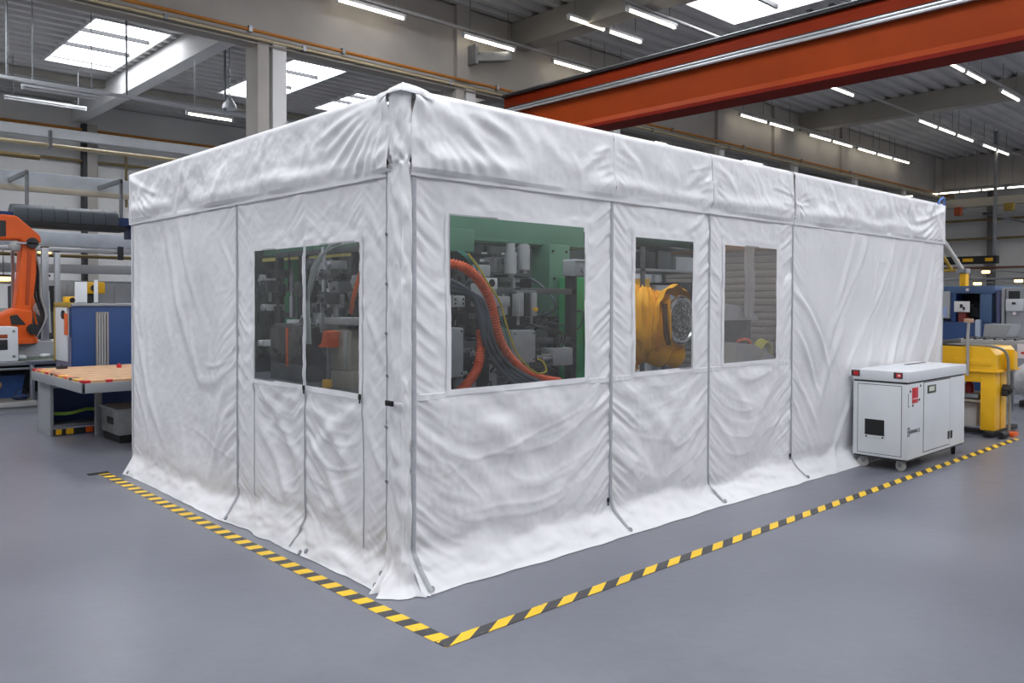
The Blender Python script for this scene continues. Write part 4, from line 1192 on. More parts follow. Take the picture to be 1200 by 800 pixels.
# behind the door windows on the left wall
tb = thing('machine_bench', 'low dark machine bench behind the left door windows', 'bench', (.95, 2.3, 0))
MB().box(.55, 1.15, 1.4, 3.6, .86, .96, .01).build('top', M_mach, tb)
for x in (.6, 1.1):
    for y in (1.45, 2.5, 3.55): MB().box(x-.035, x+.035, y-.035, y+.035, 0, .86, .004).build('leg', M_machdark, tb)
for y in (1.45, 2.2, 3.1, 3.55): MB().box(1.06, 1.12, y-.03, y+.03, .96, 2.1, .004).build('upright', M_machdark, tb)
for z in (1.48, 1.72, 2.05): MB().box(1.05, 1.13, 1.42, 3.58, z, z+.05, .004).build('crossbar', M_mach, tb)
t = thing('drive_unit', 'tall dark drive unit with an orange stripe behind the left door window', 'drive unit', (.85, 2.7, .96))
MB().box(.70, 1.02, 2.44, 2.97, 1.10, 1.42, .012).build('body', mat('drive_grey', (84, 82, 80), .45, .1, .15, 6), t); MB().box(.70, 1.02, 2.44, 2.97, .96, 1.10, .008).build('plinth', M_mach, t)
MB().box(.692, .70, 2.64, 2.67, 1.08, 1.41, .002).build('orange_stripe', M_orange, t)
MB().box(.72, 1.0, 2.48, 2.93, 1.42, 1.44, .004).build('top_plate', M_mach, t)
t = thing('gear_unit', 'grey gear unit with a pale cover behind the right door window', 'gear unit', (.9, 1.8, .96))
MB().box(.70, 1.02, 1.66, 1.95, 1.10, 1.42, .015).build('body', mat('khaki_grey', (166, 162, 148), .4, .1, .12, 6), t); MB().box(.70, 1.02, 1.62, 1.95, .96, 1.10, .008).build('plinth', mat('khaki_grey', (166, 162, 148), .4, .1, .12, 6), t)
MB().box(.685, .70, 1.70, 1.74, 1.12, 1.41, .003).build('edge_trim', M_lightbox, t)
m = MB()
for k, r in enumerate((.10, .08, .10, .07)): m.cyl((.78, 1.95+.035*k, 1.27), (.78, 1.985+.035*k, 1.27), r, n=18)
m.build('flange_stack', M_steel, t)
MB().box(.68, 1.0, 1.56, 2.02, 1.455, 1.51, .008).build('cover_plate', M_lightbox, t)
t = thing('clamp_bracket', 'bright orange clamp bracket between the two units behind the door', 'bracket', (.6, 1.8, .96))
m = MB(); m.prism([(0, 0), (.15, 0), (.15, .04), (.17, .12), (.09, .13), (.06, .03)], (.60, 1.98, 1.28), (0, -1, 0), (0, 0, 1), (1, 0, 0), .1); m.build('clamp_jaw', M_orange, t)
MB().box(.63, .66, 1.87, 1.90, .96, 1.28, .005).build('post', M_steel, t)
MB().box(.60, .66, 1.86, 1.91, .965, 1.03, .005).build('foot_block', M_yellow, t)
for (y0, y1, z0, z1, m_, lab) in ((2.72, 2.9, 1.5, 1.70, M_lightbox, 'pale square box above the gear unit'), (2.94, 3.06, 1.5, 1.68, M_machdark, 'dark square box left of the pale square box'), (3.12, 3.25, 1.5, 1.68, M_mach, 'mid grey box left of the dark square box')):
    MB().box(1.12, 1.3, y0, y1, z0, z1, .008).build('sensor_box', m_, label=lab+', behind the door windows', cat='box')
lm = thing('linear_module', 'grey pneumatic assembly with bright fittings at the left of the door windows', 'machine', (1.1, 3.3, .96))
r3 = random.Random(9)
for i in range(40):
    y = r3.uniform(2.4, 3.6); z = r3.uniform(1.0, 2.0); w = r3.uniform(.04, .14); h = r3.uniform(.05, .2)
    m = MB()
    if r3.random() < .5:
        m.box(.92-w*.3, 1.06, y-w/2, y+w/2, z-h/2, z+h/2, .006); m.cyl((.9-w*.3, y, z), (.92-w*.3, y, z), w*.25, n=10)
        m.build('valve_block', r3.choice((M_mach, M_lightbox, M_lightbox, M_machdark, M_white_paint)), lm)
    else:
        m.cyl((.98, y, z-h), (.98, y, z+h), w*.35, n=12); m.cyl((.98, y, z+h), (.98, y, z+h+.05), w*.15, n=8)
        m.build('cylinder', r3.choice((M_chrome, M_lightbox, M_steel, M_machdark)), lm)
for i in range(22):
    y = r3.uniform(1.5, 2.6); z = r3.uniform(1.5, 2.0); w = r3.uniform(.04, .13); h = r3.uniform(.05, .16)
    m = MB(); m.box(.95-w*.3, 1.06, y-w/2, y+w/2, z-h/2, z+h/2, .006); m.cyl((.92-w*.3, y, z), (.95-w*.3, y, z), w*.25, n=10)
    m.build('valve_block', r3.choice((M_mach, M_machdark, M_lightbox, M_steel, M_grey_paint)), lm)
for i in range(3):
    MB().loft(bez([(.58, 2.05+.02*i, 1.3), (.55, 2.02+.02*i, 1.55), (.52, 1.96-.03*i, 1.78), (.5, 1.80-.04*i, 1.95+.015*i), (.52, 1.5, 2.05+.02*i), (.62, 1.1, 2.06+.03*i)], 9), .009, 8).build('air_hose', mat('clear_hose', (176, 186, 184), .3), label='pale hose arching up and over behind the door window', cat='hose', group='pale arching hoses')
MB().loft(bez([(.62, 1.52, 1.55), (.6, 1.44, 1.7), (.62, 1.36, 1.9)], 6), .016, 8).build('orange_hose', M_orange, label='orange hose at the right edge of the right door window', cat='hose')
# ------------------------------------------------------------------ overhead crane
M_crane = mat('crane_orange', (134, 51, 10), .6, 0, .10, 2, spec=.12)
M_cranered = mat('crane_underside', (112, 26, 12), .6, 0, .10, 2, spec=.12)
cr = thing('overhead_crane', 'orange overhead crane of two long girders crossing under the roof', 'crane', (8.6, 0, 4.6))
m = MB(); m.prism([(0, .12), (0, .56), (.36, .56), (.36, .12)], (8.0, -10, 4.63), (1, 0, 0), (0, 0, 1), (0, 1, 0), 19.3); m.build('girder', M_crane, cr, smooth=False)
m = MB(); m.prism([(-.06, .035), (-.015, .12), (.375, .12), (.42, .035)], (8.0, -10, 4.63), (1, 0, 0), (0, 0, 1), (0, 1, 0), 19.3); m.build('bottom_flange', M_crane, cr, smooth=False)
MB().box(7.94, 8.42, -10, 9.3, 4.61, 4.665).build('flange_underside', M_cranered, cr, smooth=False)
m = MB(); m.box(7.93, 8.05, -10, 9.3, 5.19, 5.235, .01); m.box(7.95, 8.05, -10, 9.3, 5.25, 5.285, .008); m.build('festoon_rail', M_alu, cr)
MB().box(8.0, 8.36, -10, 9.3, 5.285, 5.32).build('gap_shade_strip', M_black, cr, smooth=False)  # black strip painted in for the dark gap between the girders
m = MB(); m.box(9.15, 9.5, -10, 9.2, 5.15, 5.92, .01); m.build('girder', mat('crane_red', (134, 42, 11), .6, 0, .1, 2, spec=.12), cr)
m = MB(); m.box(9.08, 9.52, -10, 9.2, 5.92, 5.955, .004); m.box(9.10, 9.2, -10, 9.2, 5.955, 6.0, .004); m.build('conductor_rail', M_dark, cr)
m = MB(); m.box(9.08, 9.12, -10, 9.2, 5.97, 5.99, .004); m.build('grey_rail', M_alu, cr)
m = MB(); m.box(7.9, 9.6, 9.2, 9.5, 4.7, 5.6, .02); m.build('end_carriage', M_crane, cr)
m = MB(); m.box(8.2, 8.5, 9.3, 9.5, 5.55, 5.73, .01); m.box(9.0, 9.3, 9.3, 9.5, 5.55, 5.73, .01); m.build('carriage_hanger', M_dark, cr)
for y in (2.35, 2.0, 1.2): MB().box(9.2, 9.3, y, y+.08, 6.0, 6.08, .005).build('collector', M_black, cr)

# ------------------------------------------------------------------ white cabinet on castors
cb = thing('rolling_cabinet', 'white metal cabinet on castors parked beside the tent at right', 'cabinet', (6.17, -.31, 0))
X0, X1, Y0, Y1 = 5.45, 6.97, -.60, -.07
m = MB(); m.box(X0, X1, Y0, Y1, .125, .855, .008); m.build('body', M_white_paint, cb)
MB().box(X0+.01, X1-.01, Y0+.01, Y1-.01, .11, .128).build('base_frame', M_dark, cb, smooth=False)
MB().box(X0+.008, X1-.008, Y0+.008, Y1-.008, .852, .872).build('shadow_gap', M_dark, cb, smooth=False)
m = MB(); m.box(X0-.012, X1+.01, Y0-.012, Y1+.005, .872, .975, .012); m.build('lid', M_white_paint, cb)
m = MB(); m.box(X1-.62, X1-.10, Y0+.36, Y0+.40, .975, .979); m.build('lid_slot', M_dark, cb, smooth=False)
# end panel with the square outlet
ep = MB(); ep.box(X0-.004, X0, Y0+.06, Y1-.05, .155, .83, .0015); ep = ep.build('end_panel', M_white_paint, cb)
m = MB()
for (a, b, c, d) in ((Y0+.055, Y0+.06, .15, .835), (Y1-.05, Y1-.045, .15, .835), (Y0+.055, Y1-.045, .83, .835), (Y0+.055, Y1-.045, .15, .155)):
    m.box(X0-.002, X0+.001, a, b, c, d)
m.build('panel_gap', M_dark, ep, smooth=False)
m = MB(); m.box(X0-.012, X0-.003, -.395, -.185, .305, .50, .002); m.build('outlet_frame', M_white_paint, ep)
m = MB(); m.box(X0-.014, X0-.011, -.385, -.195, .335, .49); m.build('outlet_shade', M_black, ep, smooth=False)  # black sheet stands in for the shade inside the outlet
m = MB()
for y in (-.37, -.21): m.cyl((X0-.016, y, .318), (X0-.012, y, .318), .009, n=10)
m.build('latch_pins', M_dark, ep)
# side: fixed panel, door, right panel
def seam_rect(x0, x1, z0, z1, parent):
    m = MB(); w = .0035
    for (a, b, c, d) in ((x0-w, x0+w, z0, z1), (x1-w, x1+w, z0, z1), (x0, x1, z0-w, z0+w), (x0, x1, z1-w, z1+w)):
        m.box(a, b, Y0-.0015, Y0+.002, c, d)
    return m.build('panel_gap', M_dark, parent, smooth=False)
dr = MB(); dr.box(5.84, 6.53, Y0-.004, Y0, .165, .845, .0015); dr = dr.build('door', M_white_paint, cb)
seam_rect(5.835, 6.535, .16, .85, dr)
lp = MB(); lp.box(5.92, 6.13, Y0-.010, Y0-.003, .735, .815, .002); lp = lp.build('label_plate', mat('dark_green_plate', (64, 76, 58), .4), dr)
MB().box(5.95, 6.08, Y0-.0125, Y0-.009, .755, .80, .001).build('label_window', mat('pale_label', (206, 210, 196), .5), lp, smooth=False)
for x in (6.495, 6.575): MB().box(x-.015, x+.015, Y0-.012, Y0-.002, .22, .30, .003).build('hinge', M_dark, dr)
st = MB(); st.box(5.55, 5.69, Y0-.004, Y0, .665, .815, .001); st = st.build('red_sticker', mat('red_label', (200, 24, 40), .4), cb)
MB().box(5.56, 5.68, Y0-.0055, Y0-.0035, .705, .712).build('sticker_line', mat('label_white', (230, 220, 220), .5), st, smooth=False)
m = MB()
for (x0, x1, z0, z1) in ((5.455, 5.46, .64, .76), (5.455, 5.49, .637, .643), (5.455, 5.475, .757, .763)): m.box(x0, x1, Y0-.003, Y0, z0, z1)
for (x, z) in ((5.505, .785), (5.565, .645), (5.75, .825), (5.72, .69)): m.cyl((x, Y0-.005, z), (x, Y0, z), .012, n=10)
m.build('bracket_marks', M_dark, cb, smooth=False)
def text_mesh(name, body, size, loc, rx, m_, parent, ex=.001, rz=0, width=None):
    cu = bpy.data.curves.new(name, 'FONT'); cu.body = body; cu.size = size; cu.extrude = ex
    ob = bpy.data.objects.new('tmp', cu); COL.objects.link(ob)
    bpy.context.view_layer.update()
    me = bpy.data.meshes.new_from_object(ob.evaluated_get(bpy.context.evaluated_depsgraph_get()))
    bpy.data.objects.remove(ob)
    M = Matrix.Translation(Vector(loc)-wloc(parent)) @ Matrix.Rotation(rz, 4, 'Z') @ Matrix.Rotation(rx, 4, 'X')
    if width:
        xs = [q.co.x for q in me.vertices]; k = width/(max(xs)-min(xs))
        M = M @ Matrix.Scale(k, 4, Vector((1, 0, 0)))
    me.transform(M)
    me.materials.append(m_)
    o = bpy.data.objects.new(name, me); COL.objects.link(o); o.parent = parent
    return o
M_ink = mat('dark_print', (62, 66, 70), .5)
text_mesh('logo_text', 'HERMANN CE', .055, (5.49, Y0-.002, .375), math.pi/2, M_ink, cb, width=.25)
m = MB()
for (a, b, c, d) in ((0, .045, 0, .008), (0, .045, .077, .085), (0, .008, 0, .085), (.037, .045, 0, .085), (.01, .035, .038, .046)): m.box(5.44+.012+a, 5.44+.012+b, Y0-.003, Y0, .355+c, .355+d)
m.build('logo_emblem', M_ink, cb, smooth=False)
# corner reflectors
for (y, m_) in ((-.085, M_red), (-.50, M_red)):
    b = MB().box(X0-.018, X0-.010, y-.055, y+.03, .905, .965, .003).build('corner_bracket', M_dark, cb)
    MB().box(X0-.022, X0-.017, y-.045, y+.005, .915, .955, .002).build('reflector', m_, b)
    MB().box(X0-.0235, X0-.021, y-.035, y-.012, .928, .945, .001).build('reflector_centre', mat('label_white', (230, 220, 220), .5) if y < -.3 else m_, b)
def castor(x, y, ang):
    c = MB(); c.cyl((x, y, .105), (x, y, .125), .035, n=14); c = c.build('castor', M_steel, cb)
    dx, dy = math.cos(ang), math.sin(ang)
    w = MB(); ax = Vector((-dy, dx, 0)); o = Vector((x+dx*.025, y+dy*.025, .052))
    w.cyl(o-ax*.014, o+ax*.014, .052, n=24); w.cyl(o-ax*.018, o+ax*.018, .018, n=12); w.build('wheel', mat('castor_wheel', (176, 174, 168), .5) if x < 6 else M_black, c)
    k = MB()
    for s_ in (-1, 1):
        q = o+ax*(.021*s_)
        k.prism([(-.03, .05), (.03, .05), (.012, -.01), (-.012, -.01)], (q.x, q.y, q.z), (dx, dy, 0), (0, 0, 1), tuple(ax), .003)
    k.build('fork', M_steel, c)
castor(5.53, -.53, 1.2); castor(5.53, -.17, 1.9); castor(6.86, -.53, .5); castor(6.86, -.17, .3)
MB().loft(bez([(5.7, -.4, .1), (5.9, -.45, .07), (6.1, -.4, .1)], 5), .02, 8).build('drain_hose', mat('blue_hose', (70, 110, 170), .5), cb)

# ------------------------------------------------------------------ yellow machine behind the cabinet
ym = thing('yellow_hopper', 'yellow two-legged hopper stand with sloped lid behind the white cabinet', 'machine', (8.7, -.1, 0))
hp = MB()
hp.prism([(-.47, .80), (-.47, 1.0), (-.40, 1.09), (.45, 1.09), (.52, 1.0), (.52, .80)], (8.40, 0, 0), (0, 1, 0), (0, 0, 1), (1, 0, 0), .82)
hp.build('hopper', M_yellow, ym, angle=20)
m = MB(); m.box(8.385, 9.25, -.50, .55, .785, .81, .006); m.build('hopper_rim', M_yellow, ym)
m = MB(); m.box(8.392, 8.402, -.42, .0, .87, .95, .004); m.build('lid_panel', M_yellow, ym)
m = MB(); m.prism([(0, 0), (.14, -.02), (.14, .2), (0, .24)], (8.75, -.47, .82), (1, 0, 0), (0, 0, 1), (0, -1, 0), .10); m.build('side_spout', M_yellow, ym, angle=20)
for (x0, x1, y0, y1) in ((8.42, 8.62, -.46, -.30), (8.66, 8.86, -.46, -.30), (8.42, 8.62, .32, .48)):
    MB().box(x0, x1, y0, y1, .075, .79, .008).build('leg', M_yellow, ym)
MB().box(8.42, 8.48, -.3, .34, .66, .79, .005).build('crossbar', M_yellow, ym)
MB().box(8.5, 9.1, -.3, .4, .40, .43, .004).build('shelf', mat('worn_shelf', (168, 160, 146), .6), ym)
MB().box(8.5, 8.95, -.25, .35, .45, .5, .004).build('tray', M_steel, ym)
m = MB()
for y in (-.42, .4): m.box(8.30, 9.3, y-.05, y+.05, .02, .075, .01)
m.box(8.5, 8.6, -.42, .4, .02, .07)
m.build('base_skid', M_black, ym)
m = MB(); m.box(8.62, 8.80, -.62, -.50, .0, .05, .01); m.build('orange_foot', M_orange, ym)
m = MB(); m.loft([(8.34, -.55, .04), (8.5, -.56, .045)], .045, 12); m.build('foot_roller', M_black, ym)
m = MB(); m.loft(bez([(8.36, -.17, .74), (8.37, -.17, 1.0), (8.36, -.17, 1.2), (8.36, -.18, 1.40)], 6), .018, 8); m.build('hose_riser', M_pipe, ym)
m = MB(); m.box(8.33, 8.42, -.22, -.13, 1.39, 1.44, .008); m.build('hose_cap', mat('wood_cap', (170, 138, 116), .6), ym)
m = MB(); m.loft(bez([(8.5, .1, 1.10), (8.45, -.2, 1.115), (8.5, -.42, 1.10), (8.62, -.52, 1.02), (8.68, -.53, .8), (8.70, -.53, .55), (8.72, -.54, .3), (8.70, -.54, .05)], 8), .017, 8); m.build('lifting_strap', mat('grey_strap', (138, 138, 130), .7), ym)
m = MB(); m.cyl((8.70, -.56, .57), (8.70, -.47, .57), .06, n=16); m.cyl((8.70, -.58, .57), (8.70, -.56, .57), .035, n=12); m.box(8.62, 8.78, -.54, -.47, .49, .55, .008); m.build('ratchet', M_dark, ym)
m = MB(); m.box(8.4, 9.1, .15, .2, 1.10, 1.16, .01); m.box(8.45, 9.0, -.1, .3, 1.09, 1.11, .004); m.build('lid_rail', M_dark, ym)
MB().box(8.62, 8.95, -.2, .25, .08, .38, .01).build('paper_carton', mat('white_carton', (206, 204, 200), .7), label='white carton standing under the yellow hopper shelf', cat='carton')
t = thing('red_canister', 'small dark red canister on the yellow hopper shelf', 'canister', (8.62, -.1, .5))
m = MB(); m.loft([(8.66, -.1, .5), (8.66, -.1, .6), (8.66, -.1, .63), (8.66, -.1, .66)], [.05, .05, .035, .02], 14); m.build('body', mat('dark_red', (140, 22, 34), .4), t)
MB().cyl((8.66, -.1, .655), (8.66, -.1, .68), .022, n=12).build('cap', M_dark, t)

# ------------------------------------------------------------------ machines far right
bg_ = thing('wrapped_bundle', 'white plastic wrapped bundle on a dark wheel base at the right edge', 'bundle', (12.3, .0, 0))
m = MB()
for (x, y, z, r) in ((12.2, .05, .42, .36), (12.4, -.15, .5, .38), (12.25, -.3, .35, .33), (12.45, .1, .3, .3)):
    m.ball((x, y, z), r, 16, 10, (1, 1, .85))
m.build('wrap', mat('white_wrap', (222, 222, 222), .35, 0, .15, 6, .8, 12), bg_, angle=70)
m = MB(); m.ring((11.95, -.05, .2), (1, .2, 0), .14, .05, 24, 8); m.cyl((11.95, -.05, .2), (12.2, -.05, .2), .08, n=14); m.build('wheel', M_black, bg_)
m = MB(); m.box(11.95, 12.6, -.4, .25, 0, .1, .01); m.build('base', M_dark, bg_)

bl = thing('blue_machine_tool', 'blue machine tool with a wide dark opening beyond the tent right end', 'machine', (14.6, 1.5, 0))
M_blue2 = mat('steel_blue', (70, 96, 132), .45, 0, .1)
MB().box(14.0, 15.6, 1.22, 2.35, 0, 1.27, .015).build('base', M_blue, bl)
MB().box(14.55, 15.6, 1.22, 2.35, 1.27, 1.92, .015).build('back_housing', M_machdark, bl)
MB().box(13.99, 15.6, 1.22, 2.35, 1.80, 1.94, .012).build('top_beam', M_blue2, bl)
MB().box(13.99, 14.56, 1.27, 1.47, 1.27, 1.80, .01).build('right_post', M_blue2, bl)
MB().box(13.99, 14.56, 1.88, 1.97, 1.27, 1.80, .01).build('left_post', M_blue, bl)
m = MB(); m.box(13.97, 14.3, 1.98, 2.3, 1.33, 1.84, .01); m.build('control_panel', M_lightbox, bl)
m = MB(); m.box(13.965, 13.972, 2.03, 2.2, 1.36, 1.55); m.build('control_screen', mat('pale_screen', (150, 170, 206), .3), bl, smooth=False)
MB().box(13.955, 13.965, 1.63, 1.90, 1.455, 1.655, .003).build('paper_sign', mat('paper', (226, 226, 224), .7), label='white paper sheet with dark strokes fixed on the blue machine', cat='paper')
m = MB(); m.box(13.950, 13.956, 1.75, 1.80, 1.53, 1.60); m.box(13.950, 13.956, 1.71, 1.75, 1.49, 1.55); m.build('paper_mark', M_dark, bpy.data.objects['paper_sign'], smooth=False)
m = MB(); m.box(14.02, 14.3, 1.72, 1.85, 1.27, 1.44, .01); m.build('red_block', mat('dull_red', (140, 58, 50), .5), bl)
m = MB(); m.cyl((14.3, 1.62, 1.6), (14.1, 1.58, 1.5), .05, n=12); m.box(14.2, 14.5, 1.5, 1.75, 1.35, 1.6, .02); m.build('spindle', M_dark, bl)
m = MB(); m.box(13.9, 14.0, 1.44, 1.52, .8, 1.32, .01); m.build('pale_blue_leg', mat('pale_blue_plastic', (176, 190, 206), .3), bl)
m = MB(); m.cyl((13.99, 1.68, 1.87), (13.97, 1.68, 1.87), .03, n=12); m.build('top_lamp', mat('label_white', (230, 220, 220), .5), bl)

gc = thing('grey_control_cabinet', 'grey control cabinet with a dark screen and white door at the right edge', 'cabinet', (14.4, .8, 0))
MB().box(14.0, 14.8, .45, 1.04, 0, 1.90, .012).build('body', M_grey_paint, gc)
MB().box(13.985, 14.0, .82, 1.0, 1.70, 1.84, .004).build('screen', M_dark, gc)
MB().box(13.97, 14.0, .76, 1.04, 1.48, 1.70, .006).build('white_door', M_white_paint, gc)
m = MB(); m.box(13.963, 13.97, .88, .94, 1.60, 1.64); m.build('door_mark', M_dark, gc, smooth=False)
m = MB(); m.cyl((13.97, .9, 1.44), (13.99, .9, 1.44), .03, n=12); m.build('lamp', mat('label_white', (230, 220, 220), .5), gc)
for (y0, y1, z, m_, lab) in ((1.06, 1.12, 1.9, M_grey_paint, 'tall narrow grey post cabinet between the blue machine and grey control cabinet'), (1.13, 1.20, 1.86, mat('blue_violet', (70, 74, 110), .5), 'tall narrow dark blue post cabinet right beside the blue machine')):
    t = thing('post_cabinet', lab, 'cabinet', (14.2, (y0+y1)/2, 0))
    MB().box(14.0, 14.4, y0, y1, 0, z, .01).build('body', m_, t); MB().box(13.985, 14.0, y0+.01, y1-.01, .3, z-.2, .004).build('front_plate', m_, t)
tr = thing('grey_trough', 'light grey sheet metal trough in front of the grey control cabinet', 'trough', (11.3, .25, 0))
m = MB(); m.prism([(.48, 1.12), (.18, 1.12), (.10, 1.31), (.46, 1.31)], (11.0, 0, 0), (0, 1, 0), (0, 0, 1), (1, 0, 0), .5); m.build('trough_body', M_lightbox, tr, smooth=False)
MB().box(11.02, 11.5, .14, .46, 1.06, 1.12, .005).build('tray', M_dark, tr)
for y in (.16, .44): MB().box(11.2, 11.26, y-.03, y+.03, 0, 1.06, .004).build('leg', M_steel, tr)
cv = thing('grey_conveyor', 'grey conveyor bed running behind the yellow hopper', 'conveyor', (10.6, .3, 0))
MB().box(10.4, 10.9, -.6, .68, 1.02, 1.10, .008).build('bed', M_pipe, cv)
m = MB()
for k in range(9): m.cyl((10.42, -.5+.13*k, 1.11), (10.88, -.5+.13*k, 1.11), .02, n=8)
m.build('rollers', M_dark, cv)
for y in (-.5, .6): MB().box(10.6, 10.66, y-.03, y+.03, 0, 1.02, .004).build('leg', M_steel, cv)
MB().box(10.38, 10.4, -.6, -.15, .86, 1.06, .004).build('side_sign', mat('label_white', (230, 220, 220), .5), cv)
MB().box(10.372, 10.38, -.5, -.2, .92, .95).build('red_stripe', M_red, cv, smooth=False)

# lifting arm, far beams and signs at the right
la = thing('jib_crane', 'slanted grey jib on a yellow post behind the blue machine', 'crane', (16.2, 2.46, 0))
MB().box(16.0, 16.2, 2.38, 2.50, 0, 2.28, .01).build('post', M_yellow, la)
m = MB(); m.loft([(16.05, 3.0, 3.2), (16.05, 2.44, 2.28)], .05, 10); m.build('arm_tube', M_pipe, la)
m = MB(); m.loft([(16.12, 2.95, 2.75), (16.12, 2.68, 2.3)], .035, 10); m.build('brace', mat('dull_yellow', (170, 140, 50), .5), la)
m = MB(); m.box(15.98, 16.22, 2.36, 2.56, 2.24, 2.34, .01); m.cyl((15.96, 2.46, 2.30), (15.98, 2.46, 2.30), .04, n=12); m.build('pivot_head', M_grey_paint, la)
m = MB(); m.box(16.05, 16.15, 2.6, 2.95, 2.28, 2.34, .005); m.build('tie_bar', mat('dull_yellow', (170, 140, 50), .5), la)
hb = thing('hoist_beam', 'black beam with yellow markings before the far end wall', 'beam', (30, 6.9, 3.0))
MB().box(30, 30.3, 5.98, 14, 3.02, 3.30, .01).build('beam_body', M_black, hb)
m = MB()
for (a, b) in ((6.1, 6.35), (6.75, 7.1), (7.2, 7.32), (7.6, 7.8)): m.box(29.98, 30, a, b, 3.10, 3.22)
m.build('yellow_markings', M_yellow, hb, smooth=False)
for y in (6.1, 10, 13.8): MB().box(30.1, 30.2, y-.05, y+.05, 3.30, ZR, .005).build('hanger', M_steel, hb)
for (y0, y1, z0, z1, m_, lab) in ((7.2, 7.42, 4.82, 5.12, mat('rust_box', (150, 66, 30), .6), 'small rust orange box high before the far end wall'),
                              (6.2, 6.46, 4.78, 4.86, M_dark, 'small dark flat unit high before the far end wall'),
                              (5.49, 5.78, 4.87, 5.14, mat('olive_box', (140, 116, 40), .5), 'small yellow and dark box high before the far end wall')):
    t = thing('wall_unit', lab, 'unit', (30, (y0+y1)/2, z0))
    MB().box(30, 30.25, y0, y1, z0, z1, .01).build('body', m_, t); MB().box(30.25, 38.0, (y0+y1)/2-.02, (y0+y1)/2+.02, z1-.05, z1-.01).build('bracket_arm', M_steel, t, smooth=False)
M_warm = emit_material('warm_lamp', (255, 214, 140), 5)
for (x, y, z, lab) in ((30, 6.35, 2.72, 'warm glowing lamp under the black hoist beam'), (30, 6.62, 2.30, 'warm glowing lamp just above the blue machine'), (30, 5.30, 2.38, 'warm glowing lamp above the grey control cabinet')):
    t = thing('warm_lamp', lab, 'lamp', (x, y, z))
    if x == 30:
        MB().box(x, x+.15, y-.12, y+.12, z-.05, z+.05, .02).build('lamp_glow', M_warm, t); MB().box(x-.02, x+.17, y-.14, y+.14, z+.05, z+.10, .01).build('lamp_hood', M_dark, t)
        MB().box(x+.15, 38, y-.02, y+.02, z+.06, z+.09).build('bracket_arm', M_steel, t, smooth=False)
# ------------------------------------------------------------------ left side: workbench, cabinets, robot
M_wood = mat('worn_wood', (196, 156, 116), .6, 0, .22, 9, .1, 30)
wb = thing('workbench', 'grey framed workbench with a worn wooden top and taped edges, left of tent', 'workbench', (.5, 6.6, 0))
MB().box(-.10, 1.5, 5.56, 7.65, .745, .79, .006).build('wooden_top', M_wood, wb)
m = MB(); m.box(-.115, 1.5, 5.54, 5.57, .66, .765, .005); m.box(-.115, -.085, 5.54, 7.66, .66, .765, .005); m.box(-.115, 1.5, 7.63, 7.66, .66, .765, .005); m.box(1.47, 1.5, 5.54, 7.66, .66, .765, .005); m.build('top_frame', M_grey_paint, wb)
for (x, y) in ((.44, 6.92), (1.4, 5.7), (1.4, 7.5), (1.4, 6.92)):
    MB().box(x-.035, x+.035, y-.035, y+.035, 0, .70, .005).build('leg', M_grey_paint, wb)
MB().box(-.02, .02, 7.18, 7.74, 0, .70, .004).build('end_panel', M_grey_paint, wb)
MB().box(.02, 1.4, 7.55, 7.6, .12, .70, .004).build('back_panel', mat('deep_blue', (36, 58, 110), .5, 0, .08), wb)
MB().box(0, .62, 7.15, 7.6, .10, .135, .004).build('lower_shelf', M_steel, wb)
MB().box(0, .46, 7.14, 7.18, .58, .62, .004).build('upper_rail', M_grey_paint, wb)
tp = MB().box(0.0, .46, 7.13, 7.15, .015, .085, .003).build('lower_rail', M_dark, wb)
for a, b in ((.03, .09), (.14, .22)): MB().box(a, b, 7.122, 7.131, .02, .085).build('yellow_tape', M_yellow, tp, smooth=False)
MB().box(.36, .44, 7.122, 7.131, .02, .09).build('orange_tape', M_orange, tp, smooth=False)
r5 = random.Random(3)
TAPES = [('red_tape', M_red), ('yellow_tape', M_yellow), ('dark_tape', M_dark), ('orange_tape', M_orange)]
for i in range(11):
    y = 5.60+i*.19; nm, mt = TAPES[(0, 1, 2, 3, 1, 0, 2, 0, 1, 3, 0)[i]]
    MB().box(-.106, -.02, y, y+r5.uniform(.06, .12), .765, .793, .002).build(nm, mt, wb)
for i, x in enumerate((-.10, .12, .38, .62, .9, 1.2)):
    nm, mt = TAPES[(0, 0, 1, 0, 3, 1)[i]]
    MB().box(x, x+.07, 5.552, 5.62, .765, .793, .002).build(nm, mt, wb)
m = MB()
for k in range(1, 7): m.box(-.09, 1.49, 5.56+k*.3, 5.566+k*.3, .788, .7905)
m.build('board_gaps', mat('dark_joint', (110, 80, 54), .7), wb, smooth=False)
for (x, y, w, d, m_, lab) in ((.72, 7.1, .05, .05, M_red, 'small red clamp lying at the back of the wooden bench top'), (.1, 7.35, .12, .05, M_dark, 'small dark tool lying at the back left of the wooden bench top')):
    m = MB(); m.box(x, x+w, y, y+d, .79, .83, .008); m.cyl((x+w*.5, y+d*.5, .83), (x+w*.5, y+d*.5, .845), .012, n=8); m.build('bench_tool', m_, label=lab, cat='tool')
MB().loft(bez([(.03, 7.3, .26), (.2, 7.28, .25), (.35, 7.3, .27), (.44, 7.32, .28), (.7, 7.3, .26)], 6), .02, 8).build('lifting_sling', mat('lime_sling', (150, 190, 80), .7), label='bright green sling lying inside the lower part of the workbench', cat='sling')
gb = thing('metal_case', 'worn grey metal case on a black base under the workbench', 'case', (.62, 6.3, 0))
m = MB(); m.box(.42, 1.0, 6.12, 6.75, .09, .38, .015); m.build('case_body', mat('worn_metal', (158, 160, 160), .45, .4, .25, 8), gb)
MB().box(.44, .98, 6.14, 6.7, .0, .09, .01).build('black_base', M_black, gb)
m = MB(); m.box(.40, 1.02, 6.10, 6.77, .37, .395, .006); m.build('case_lid', M_grey_paint, gb)
MB().box(.41, .42, 6.3, 6.5, .2, .28, .003).build('case_handle', M_dark, gb)
